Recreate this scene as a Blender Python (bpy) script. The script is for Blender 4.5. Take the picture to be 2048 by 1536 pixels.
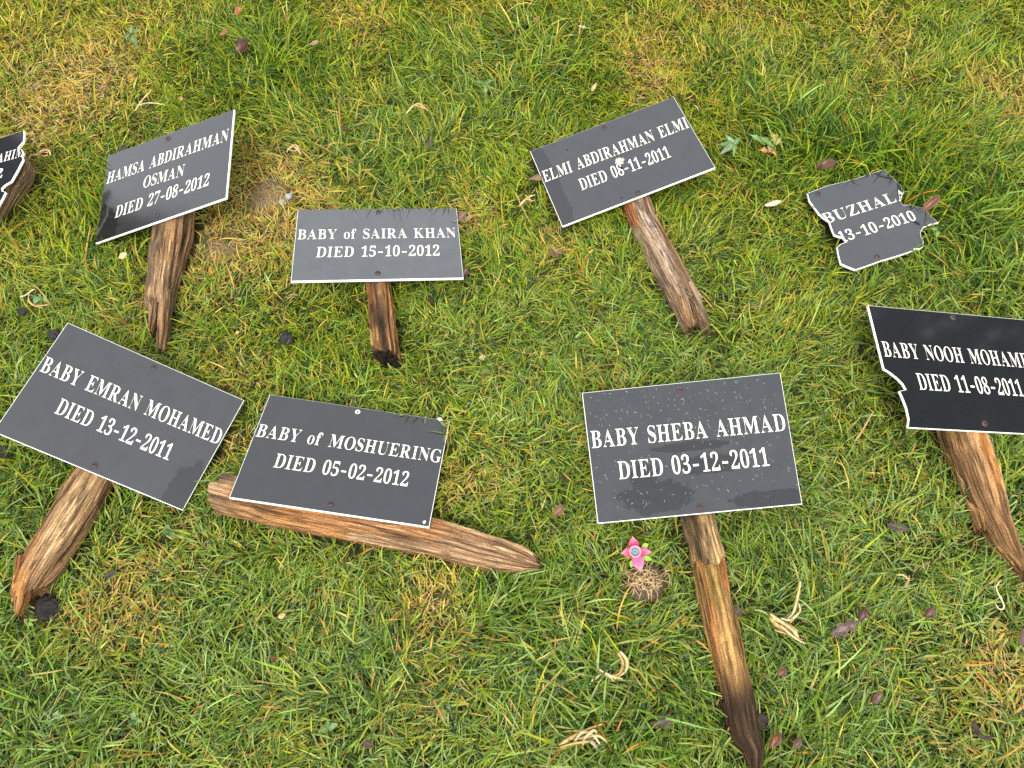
import bpy, bmesh, math, json
import numpy as np
from mathutils import Vector, Matrix
from mathutils.geometry import tessellate_polygon

for o in list(bpy.data.objects):
    bpy.data.objects.remove(o)
scene = bpy.context.scene
COL = scene.collection
rng = np.random.default_rng(11)
rad = math.radians

# ------------------------------------------------------------------ camera
CAM_H, PITCH, ROLL, FPX = 1.149, rad(62.3), rad(-1.2), 1540.0
def rmat(ax, a):
    return np.array(Matrix.Rotation(a, 3, ax))
CR = rmat('X', math.pi / 2 - PITCH) @ rmat('Z', ROLL)
CC = np.array([0.0, 0.0, CAM_H])
cam = bpy.data.cameras.new('camera')
cam.sensor_width = 36.0
cam.lens = FPX / 2048 * 36.0
cam.clip_start = 0.01
cam.clip_end = 500.0
cam_o = bpy.data.objects.new('camera', cam)
COL.objects.link(cam_o)
M4 = Matrix(CR.tolist()).to_4x4()
M4.translation = Vector(CC)
cam_o.matrix_world = M4
scene.camera = cam_o

# ------------------------------------------------------------------ sky, sun, exposure (bright overcast)
SUN_EL, SUN_AZ = rad(58), rad(190)          # azimuth clockwise from +y
w = bpy.data.worlds.new('World')
scene.world = w
w.use_nodes = True
nt = w.node_tree
bg = nt.nodes['Background']
sky = nt.nodes.new('ShaderNodeTexSky')
sky.sky_type = 'NISHITA'
sky.sun_disc = False
sky.sun_elevation = SUN_EL
sky.sun_rotation = SUN_AZ
sky.air_density = 1.0
sky.dust_density = 3.0
sky.ozone_density = 1.0
hs = nt.nodes.new('ShaderNodeHueSaturation')
hs.inputs['Saturation'].default_value = 0.22    # a white cloud layer
nt.links.new(sky.outputs[0], hs.inputs['Color'])
mxw = nt.nodes.new('ShaderNodeMix'); mxw.data_type = 'RGBA'; mxw.inputs[0].default_value = 0.6
nt.links.new(hs.outputs[0], mxw.inputs[6]); mxw.inputs[7].default_value = (6.3, 6.5, 6.8, 1)   # even cloud cover over the sky
nt.links.new(mxw.outputs[2], bg.inputs[0])
bg.inputs[1].default_value = 0.15
sun = bpy.data.lights.new('sun', 'SUN')
sun.energy = 1.3
sun.angle = rad(18)
sun.color = (1.0, 0.96, 0.88)
sun_o = bpy.data.objects.new('sun', sun)
COL.objects.link(sun_o)
sd = Vector((math.sin(SUN_AZ) * math.cos(SUN_EL), math.cos(SUN_AZ) * math.cos(SUN_EL), math.sin(SUN_EL)))
sun_o.rotation_euler = sd.to_track_quat('Z', 'Y').to_euler()
sun_o.location = (3, 4, 8)
vs = scene.view_settings
vs.view_transform = 'Standard'
vs.look = 'None'
vs.exposure = 1.15
vs.gamma = 1.0
vs.use_curve_mapping = False
scene.cycles.use_denoising = False
scene.cycles.max_bounces = 8

# ------------------------------------------------------------------ helpers
def ray(p):
    return CR @ np.array([(p[0] - 1024) / FPX, (768 - p[1]) / FPX, -1.0])
def at(px, py, z=0.0):
    d = ray((px, py))
    return CC + d * (z - CC[2]) / d[2]
def onplane(p, c, n):
    d = ray(p)
    return CC + d * ((np.asarray(c) - CC) @ n) / (d @ n)
def pxscale(px, py):                       # metres per photo pixel on the ground there
    return np.linalg.norm(at(px + 1, py) - at(px, py))

def vnoise(x, y, seed=0):
    """smooth 2-D value noise, -1..1"""
    x = np.asarray(x, float); y = np.asarray(y, float)
    xi = np.floor(x).astype(np.int64); yi = np.floor(y).astype(np.int64)
    fx = x - xi; fy = y - yi
    fx = fx * fx * (3 - 2 * fx); fy = fy * fy * (3 - 2 * fy)
    def h(a, b):
        v = (a * 374761393 + b * 668265263 + seed * 974634277) & 0xFFFFFFFF
        v = ((v ^ (v >> 13)) * 1274126177) & 0xFFFFFFFF
        v = (v ^ (v >> 16)) & 0xFFFF
        return v / 32767.5 - 1.0
    return (h(xi, yi) * (1 - fx) + h(xi + 1, yi) * fx) * (1 - fy) + (h(xi, yi + 1) * (1 - fx) + h(xi + 1, yi + 1) * fx) * fy
def fbm(x, y, seed=0, octv=3):
    s = 0; a = 1.0; t = 0
    for k in range(octv):
        s = s + a * vnoise(np.asarray(x) * 2 ** k, np.asarray(y) * 2 ** k, seed + 17 * k); t += a; a *= 0.5
    return s / t

def raw_mesh(name, verts, faces, mat=None, cols=None, smooth=True, uvs=None):
    """verts (n,3), faces: list of lists or (m,4)/(m,3) arrays"""
    me = bpy.data.meshes.new(name)
    verts = np.asarray(verts, np.float32)
    if isinstance(faces, list):
        me.from_pydata([tuple(map(float, v)) for v in verts], [], faces)
    else:
        if not isinstance(faces, tuple):
            faces = (faces,)
        nl = [f.shape[0] * f.shape[1] for f in faces]
        me.vertices.add(len(verts)); me.vertices.foreach_set('co', verts.ravel())
        me.loops.add(sum(nl))
        me.loops.foreach_set('vertex_index', np.concatenate([f.ravel() for f in faces]).astype(np.int32))
        starts = []; c = 0
        for f in faces:
            k = f.shape[1]; starts.append(c + np.arange(f.shape[0]) * k); c += f.size
        starts = np.concatenate(starts).astype(np.int32)
        me.polygons.add(len(starts)); me.polygons.foreach_set('loop_start', starts)
    me.update(calc_edges=True)
    me.validate()
    if smooth:
        me.polygons.foreach_set('use_smooth', np.ones(len(me.polygons), bool))
    if cols is not None:
        a = me.attributes.new('col', 'FLOAT_COLOR', 'POINT')
        c = np.asarray(cols, np.float32)
        if c.shape[1] == 3:
            c = np.concatenate([c, np.zeros((len(c), 1), np.float32)], 1)
        a.data.foreach_set('color', c.ravel())
    if uvs is not None:
        a = me.attributes.new('pos2', 'FLOAT_VECTOR', 'POINT')
        u = np.asarray(uvs, np.float32)
        if u.shape[1] == 2:
            u = np.concatenate([u, np.zeros((len(u), 1), np.float32)], 1)
        a.data.foreach_set('vector', u.ravel())
    if mat:
        me.materials.append(mat)
    return me
def link(name, me, parent=None, loc=None):
    """parent given: verts are world coordinates, re-based on the parent's location"""
    o = bpy.data.objects.new(name, me)
    COL.objects.link(o)
    if parent is not None:
        top = parent
        base = Vector((0, 0, 0))
        q = parent
        while q is not None:
            base = base + q.location; q = q.parent
        if me is not None:
            me.transform(Matrix.Translation(-base))
        o.parent = parent
    elif loc is not None:
        if me is not None:
            me.transform(Matrix.Translation(-Vector(loc)))
        o.location = Vector(loc)
    return o
def tag(o, label=None, cat=None, group=None, kind=None):
    for k, v in (('label', label), ('category', cat), ('group', group), ('kind', kind)):
        if v:
            o[k] = v
    return o
def thing(name, loc, label, cat, group=None):
    o = bpy.data.objects.new(name, None)
    o.empty_display_size = 0.05
    COL.objects.link(o)
    o.location = Vector(loc)
    return tag(o, label, cat, group)

def join_geo(parts):
    V = []; F = []; C = []; n = 0
    for v, f, c in parts:
        V.append(np.asarray(v, float)); F += [[i + n for i in q] for q in f]; C.append(np.asarray(c, float)); n += len(v)
    return np.concatenate(V), F, np.concatenate(C)

# ------------------------------------------------------------------ materials
def new_mat(name):
    m = bpy.data.materials.new(name); m.use_nodes = True
    return m, m.node_tree, m.node_tree.nodes['Principled BSDF']
def N(nt, t, **kw):
    n = nt.nodes.new(t)
    for k, v in kw.items():
        setattr(n, k, v)
    return n
def attr(nt, name):
    n = nt.nodes.new('ShaderNodeAttribute'); n.attribute_name = name
    return n
def mixc(nt, fac, a, b, mode='MIX'):
    n = nt.nodes.new('ShaderNodeMix'); n.data_type = 'RGBA'; n.blend_type = mode
    for s, v in ((n.inputs[0], fac), (n.inputs[6], a), (n.inputs[7], b)):
        if hasattr(v, 'is_linked') or hasattr(v, 'links'):
            nt.links.new(v, s)
        else:
            s.default_value = v if not isinstance(v, tuple) or len(v) == 4 else (*v, 1)
    return n.outputs[2]
def math_n(nt, op, a, b=0.0, clamp=False):
    n = nt.nodes.new('ShaderNodeMath'); n.operation = op; n.use_clamp = clamp
    for s, v in ((n.inputs[0], a), (n.inputs[1], b)):
        if hasattr(v, 'links'):
            nt.links.new(v, s)
        else:
            s.default_value = v
    return n.outputs[0]
def noise(nt, vec, scale, detail=3, rough=0.55, dim='3D'):
    n = nt.nodes.new('ShaderNodeTexNoise'); n.inputs['Scale'].default_value = scale
    n.inputs['Detail'].default_value = detail; n.inputs['Roughness'].default_value = rough
    if vec is not None:
        nt.links.new(vec, n.inputs['Vector'])
    return n.outputs[0]
def ramp(nt, fac, stops):
    n = nt.nodes.new('ShaderNodeValToRGB')
    e = n.color_ramp.elements
    while len(e) < len(stops):
        e.new(0.5)
    for k, (p, c) in enumerate(stops):
        e[k].position = p; e[k].color = (*c, 1) if len(c) == 3 else c
    nt.links.new(fac, n.inputs[0])
    return n.outputs[0]
def bump(nt, h, strength, dist):
    n = nt.nodes.new('ShaderNodeBump'); n.inputs['Strength'].default_value = strength; n.inputs['Distance'].default_value = dist
    nt.links.new(h, n.inputs['Height'])
    return n.outputs[0]

def leaf_like_mat(name, rough=0.45, transl=0.35, dew=True, spec=0.4):
    m, nt, bs = new_mat(name)
    a = attr(nt, 'col')
    geo = N(nt, 'ShaderNodeNewGeometry')
    col = a.outputs['Color']
    n1 = noise(nt, geo.outputs['Position'], 160, 2)
    v = math_n(nt, 'MULTIPLY_ADD', n1, 0.5); nt.nodes[-1].inputs[2].default_value = 0.75
    hsv = N(nt, 'ShaderNodeHueSaturation'); nt.links.new(col, hsv.inputs['Color']); nt.links.new(v, hsv.inputs['Value'])
    col = hsv.outputs[0]
    if dew:                                  # dew beads: pale specks where the blade carries water
        n2 = noise(nt, geo.outputs['Position'], 480, 1)
        d = math_n(nt, 'SUBTRACT', n2, 0.47); d = math_n(nt, 'MULTIPLY', d, 4.0, True)
        d = math_n(nt, 'MULTIPLY', d, a.outputs['Alpha'], True)
        col = mixc(nt, math_n(nt, 'MULTIPLY', d, 0.55), col, (0.50, 0.60, 0.46))
        nt.links.new(bump(nt, n2, 0.4, 0.0006), bs.inputs['Normal'])
    nt.links.new(col, bs.inputs['Base Color'])
    bs.inputs['Roughness'].default_value = rough
    bs.inputs['Specular IOR Level'].default_value = spec
    if transl:
        tr = N(nt, 'ShaderNodeBsdfTranslucent'); nt.links.new(col, tr.inputs['Color'])
        mx = N(nt, 'ShaderNodeMixShader'); mx.inputs[0].default_value = transl
        nt.links.new(bs.outputs[0], mx.inputs[1]); nt.links.new(tr.outputs[0], mx.inputs[2])
        nt.links.new(mx.outputs[0], nt.nodes['Material Output'].inputs['Surface'])
    return m
M_GRASS = leaf_like_mat('grass_blades', 0.5, 0.22, True, 0.10)
M_LEAF = leaf_like_mat('leaf_surface', 0.4, 0.15, False, 0.45)
M_STRAW = leaf_like_mat('dry_straw', 0.6, 0.2, False, 0.25)

def soil_mat():
    m, nt, bs = new_mat('soil_and_thatch')
    geo = N(nt, 'ShaderNodeNewGeometry'); p = geo.outputs['Position']
    a = attr(nt, 'col')                      # r bare, g far
    n1 = noise(nt, p, 90, 5, 0.65); n2 = noise(nt, p, 11, 4); n3 = noise(nt, p, 300, 3)
    thatch = ramp(nt, n1, [(0.3, (0.014, 0.011, 0.006)), (0.55, (0.040, 0.034, 0.012)), (0.75, (0.11, 0.08, 0.03))])  # thatch and moss tones darkened to stand in for shaded gaps in the grass
    moss = ramp(nt, n1, [(0.3, (0.010, 0.014, 0.003)), (0.7, (0.045, 0.06, 0.009))])
    c = mixc(nt, math_n(nt, 'MULTIPLY_ADD', n2, 3.0, True), thatch, moss); nt.nodes[-1]
    for nd in nt.nodes:
        if nd.bl_idname == 'ShaderNodeMath' and nd.operation == 'MULTIPLY_ADD':
            nd.inputs[2].default_value = -1.0
    bare = ramp(nt, n3, [(0.3, (0.13, 0.085, 0.045)), (0.7, (0.30, 0.21, 0.12))])
    sep = N(nt, 'ShaderNodeSeparateColor'); nt.links.new(a.outputs['Color'], sep.inputs[0])
    c = mixc(nt, sep.outputs[0], c, bare)
    far = ramp(nt, noise(nt, p, 3.0, 8, 0.7), [(0.3, (0.05, 0.08, 0.012)), (0.55, (0.10, 0.14, 0.025)), (0.75, (0.22, 0.20, 0.06))])
    c = mixc(nt, sep.outputs[1], c, far)
    nt.links.new(c, bs.inputs['Base Color'])
    bs.inputs['Roughness'].default_value = 0.95
    bs.inputs['Specular IOR Level'].default_value = 0.15
    nt.links.new(bump(nt, n1, 0.6, 0.004), bs.inputs['Normal'])
    return m
M_SOIL = soil_mat()

def wood_mat():
    m, nt, bs = new_mat('weathered_wood')
    a = attr(nt, 'col'); u = attr(nt, 'pos2')
    mp = N(nt, 'ShaderNodeMapping'); mp.inputs['Scale'].default_value = (1.0, 0.045, 1.0)
    nt.links.new(u.outputs['Vector'], mp.inputs['Vector'])
    g = noise(nt, mp.outputs[0], 620, 4, 0.7)
    g2 = noise(nt, mp.outputs[0], 260, 4, 0.65)
    v = math_n(nt, 'MULTIPLY', g, g2); v = math_n(nt, 'MULTIPLY_ADD', v, 6.4); nt.nodes[-1].inputs[2].default_value = -0.62
    gc = noise(nt, u.outputs['Vector'], 420, 3, 0.7)   # crumbled, cross-checked surface
    v = math_n(nt, 'MULTIPLY', v, math_n(nt, 'ADD', math_n(nt, 'MULTIPLY', gc, 1.3), 0.3))
    v = math_n(nt, 'MAXIMUM', v, 0.12); v = math_n(nt, 'MINIMUM', v, 1.5)
    hsv = N(nt, 'ShaderNodeHueSaturation'); nt.links.new(a.outputs['Color'], hsv.inputs['Color']); nt.links.new(v, hsv.inputs['Value'])
    # thin dark growth-ring lines
    g3 = noise(nt, mp.outputs[0], 300, 2, 0.5)
    ln = math_n(nt, 'MULTIPLY', math_n(nt, 'ABSOLUTE', math_n(nt, 'SUBTRACT', g3, 0.5)), 16.0, True)
    g4 = noise(nt, mp.outputs[0], 110, 2, 0.5)
    ln = math_n(nt, 'MAXIMUM', ln, math_n(nt, 'MULTIPLY', math_n(nt, 'SUBTRACT', g4, 0.40), 6.0, True))
    cw = mixc(nt, math_n(nt, 'SUBTRACT', 1.0, ln), hsv.outputs[0], mixc(nt, 0.75, hsv.outputs[0], (0.03, 0.018, 0.010)))
    nt.links.new(cw, bs.inputs['Base Color'])
    hsv.inputs['Saturation'].default_value = 1.0
    bs.inputs['Roughness'].default_value = 0.75
    bs.inputs['Specular IOR Level'].default_value = 0.15
    nt.links.new(bump(nt, math_n(nt, 'ADD', v, ln), 0.9, 0.0018), bs.inputs['Normal'])
    return m
M_WOOD = wood_mat()

def plaque_mat(name, wet=(), speck=0.0, dust=0.5, film=1.0, spec=0.9):
    """black laminate: glossy, with a dry film of dust that is missing where it is wet.
    wet: ellipses (u, v, ru, rv) in metres on the plate"""
    m, nt, bs = new_mat(name)
    u = attr(nt, 'pos2')
    vec = u.outputs['Vector']
    n1 = noise(nt, vec, 55, 4, 0.6); n2 = noise(nt, vec, 700, 2)
    sx = N(nt, 'ShaderNodeSeparateXYZ'); nt.links.new(vec, sx.inputs[0])
    wetf = None
    for (cu, cv, ru, rv) in wet:
        du = math_n(nt, 'DIVIDE', math_n(nt, 'SUBTRACT', sx.outputs[0], cu), ru)
        dv = math_n(nt, 'DIVIDE', math_n(nt, 'SUBTRACT', sx.outputs[1], cv), rv)
        d = math_n(nt, 'SQRT', math_n(nt, 'ADD', math_n(nt, 'MULTIPLY', du, du), math_n(nt, 'MULTIPLY', dv, dv)))
        d = math_n(nt, 'ADD', d, math_n(nt, 'MULTIPLY', math_n(nt, 'SUBTRACT', n1, 0.5), 1.1))
        f = math_n(nt, 'MULTIPLY', math_n(nt, 'SUBTRACT', 1.0, d), 22.0, True)
        wetf = f if wetf is None else math_n(nt, 'MAXIMUM', wetf, f)
    dry = ramp(nt, noise(nt, vec, 28, 5, 0.65), [(0.3, tuple(film * k for k in (0.025, 0.027, 0.029))), (0.7, tuple(film * k for k in (0.037, 0.039, 0.042)))])  # film scales the dust tone, also raised in place of mirrored sky
    dry = mixc(nt, math_n(nt, 'MULTIPLY', math_n(nt, 'SUBTRACT', n2, 0.66), 9.0, True), dry, (0.075, 0.078, 0.08))
    dry = mixc(nt, dust, (0.012, 0.013, 0.015), dry)
    if wetf is not None:
        c = mixc(nt, wetf, dry, (0.011, 0.012, 0.013))
        r = math_n(nt, 'MULTIPLY_ADD', wetf, -0.06); nt.nodes[-1].inputs[2].default_value = 0.10
        nt.links.new(r, bs.inputs['Roughness'])
    else:
        c = dry; bs.inputs['Roughness'].default_value = 0.07
    if speck:
        n4 = noise(nt, vec, 420, 2)
        c = mixc(nt, math_n(nt, 'MULTIPLY', math_n(nt, 'SUBTRACT', n4, 0.70), 8.0 * speck, True), c, (0.35, 0.36, 0.34))
    nt.links.new(c, bs.inputs['Base Color'])
    bs.inputs['Specular IOR Level'].default_value = spec
    nt.links.new(bump(nt, n1, 0.02, 0.0005), bs.inputs['Normal'])
    return m
def flat_mat(name, colr, rough=0.5, spec=0.4, nscale=0, namp=0.3, metal=0.0):
    m, nt, bs = new_mat(name)
    if nscale:
        geo = N(nt, 'ShaderNodeNewGeometry')
        n = noise(nt, geo.outputs['Position'], nscale, 4, 0.6)
        lo = tuple(c * (1 - namp) for c in colr); hi = tuple(min(1, c * (1 + namp)) for c in colr)
        nt.links.new(ramp(nt, n, [(0.3, lo), (0.7, hi)]), bs.inputs['Base Color'])
        nt.links.new(bump(nt, n, 0.3, 0.001), bs.inputs['Normal'])
    else:
        bs.inputs['Base Color'].default_value = (*colr, 1)
    bs.inputs['Roughness'].default_value = rough
    bs.inputs['Specular IOR Level'].default_value = spec
    bs.inputs['Metallic'].default_value = metal
    return m
M_CORE = flat_mat('white_laminate_core', (0.86, 0.85, 0.78), 0.5, 0.3, 180, 0.12)
M_INK = flat_mat('engraved_cream_lettering', (0.76, 0.73, 0.62), 0.55, 0.25, 240, 0.08)
M_RUST = flat_mat('rusty_steel', (0.050, 0.030, 0.024), 0.55, 0.5, 700, 0.5)
M_BARK = flat_mat('bark', (0.09, 0.07, 0.05), 0.9, 0.2, 12, 0.4)
M_TREE = flat_mat('tree_leaves', (0.035, 0.055, 0.018), 0.6, 0.3)
M_BRICK = flat_mat('dark_brick_wall', (0.12, 0.07, 0.05), 0.9, 0.2, 4, 0.3)
M_SLATE = flat_mat('slate_roof', (0.05, 0.05, 0.055), 0.7, 0.3, 6, 0.2)
M_GLASS = flat_mat('dark_window_glass', (0.02, 0.025, 0.03), 0.08, 0.5)
M_FRAME = flat_mat('painted_frame', (0.7, 0.7, 0.66), 0.5, 0.4)

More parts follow.
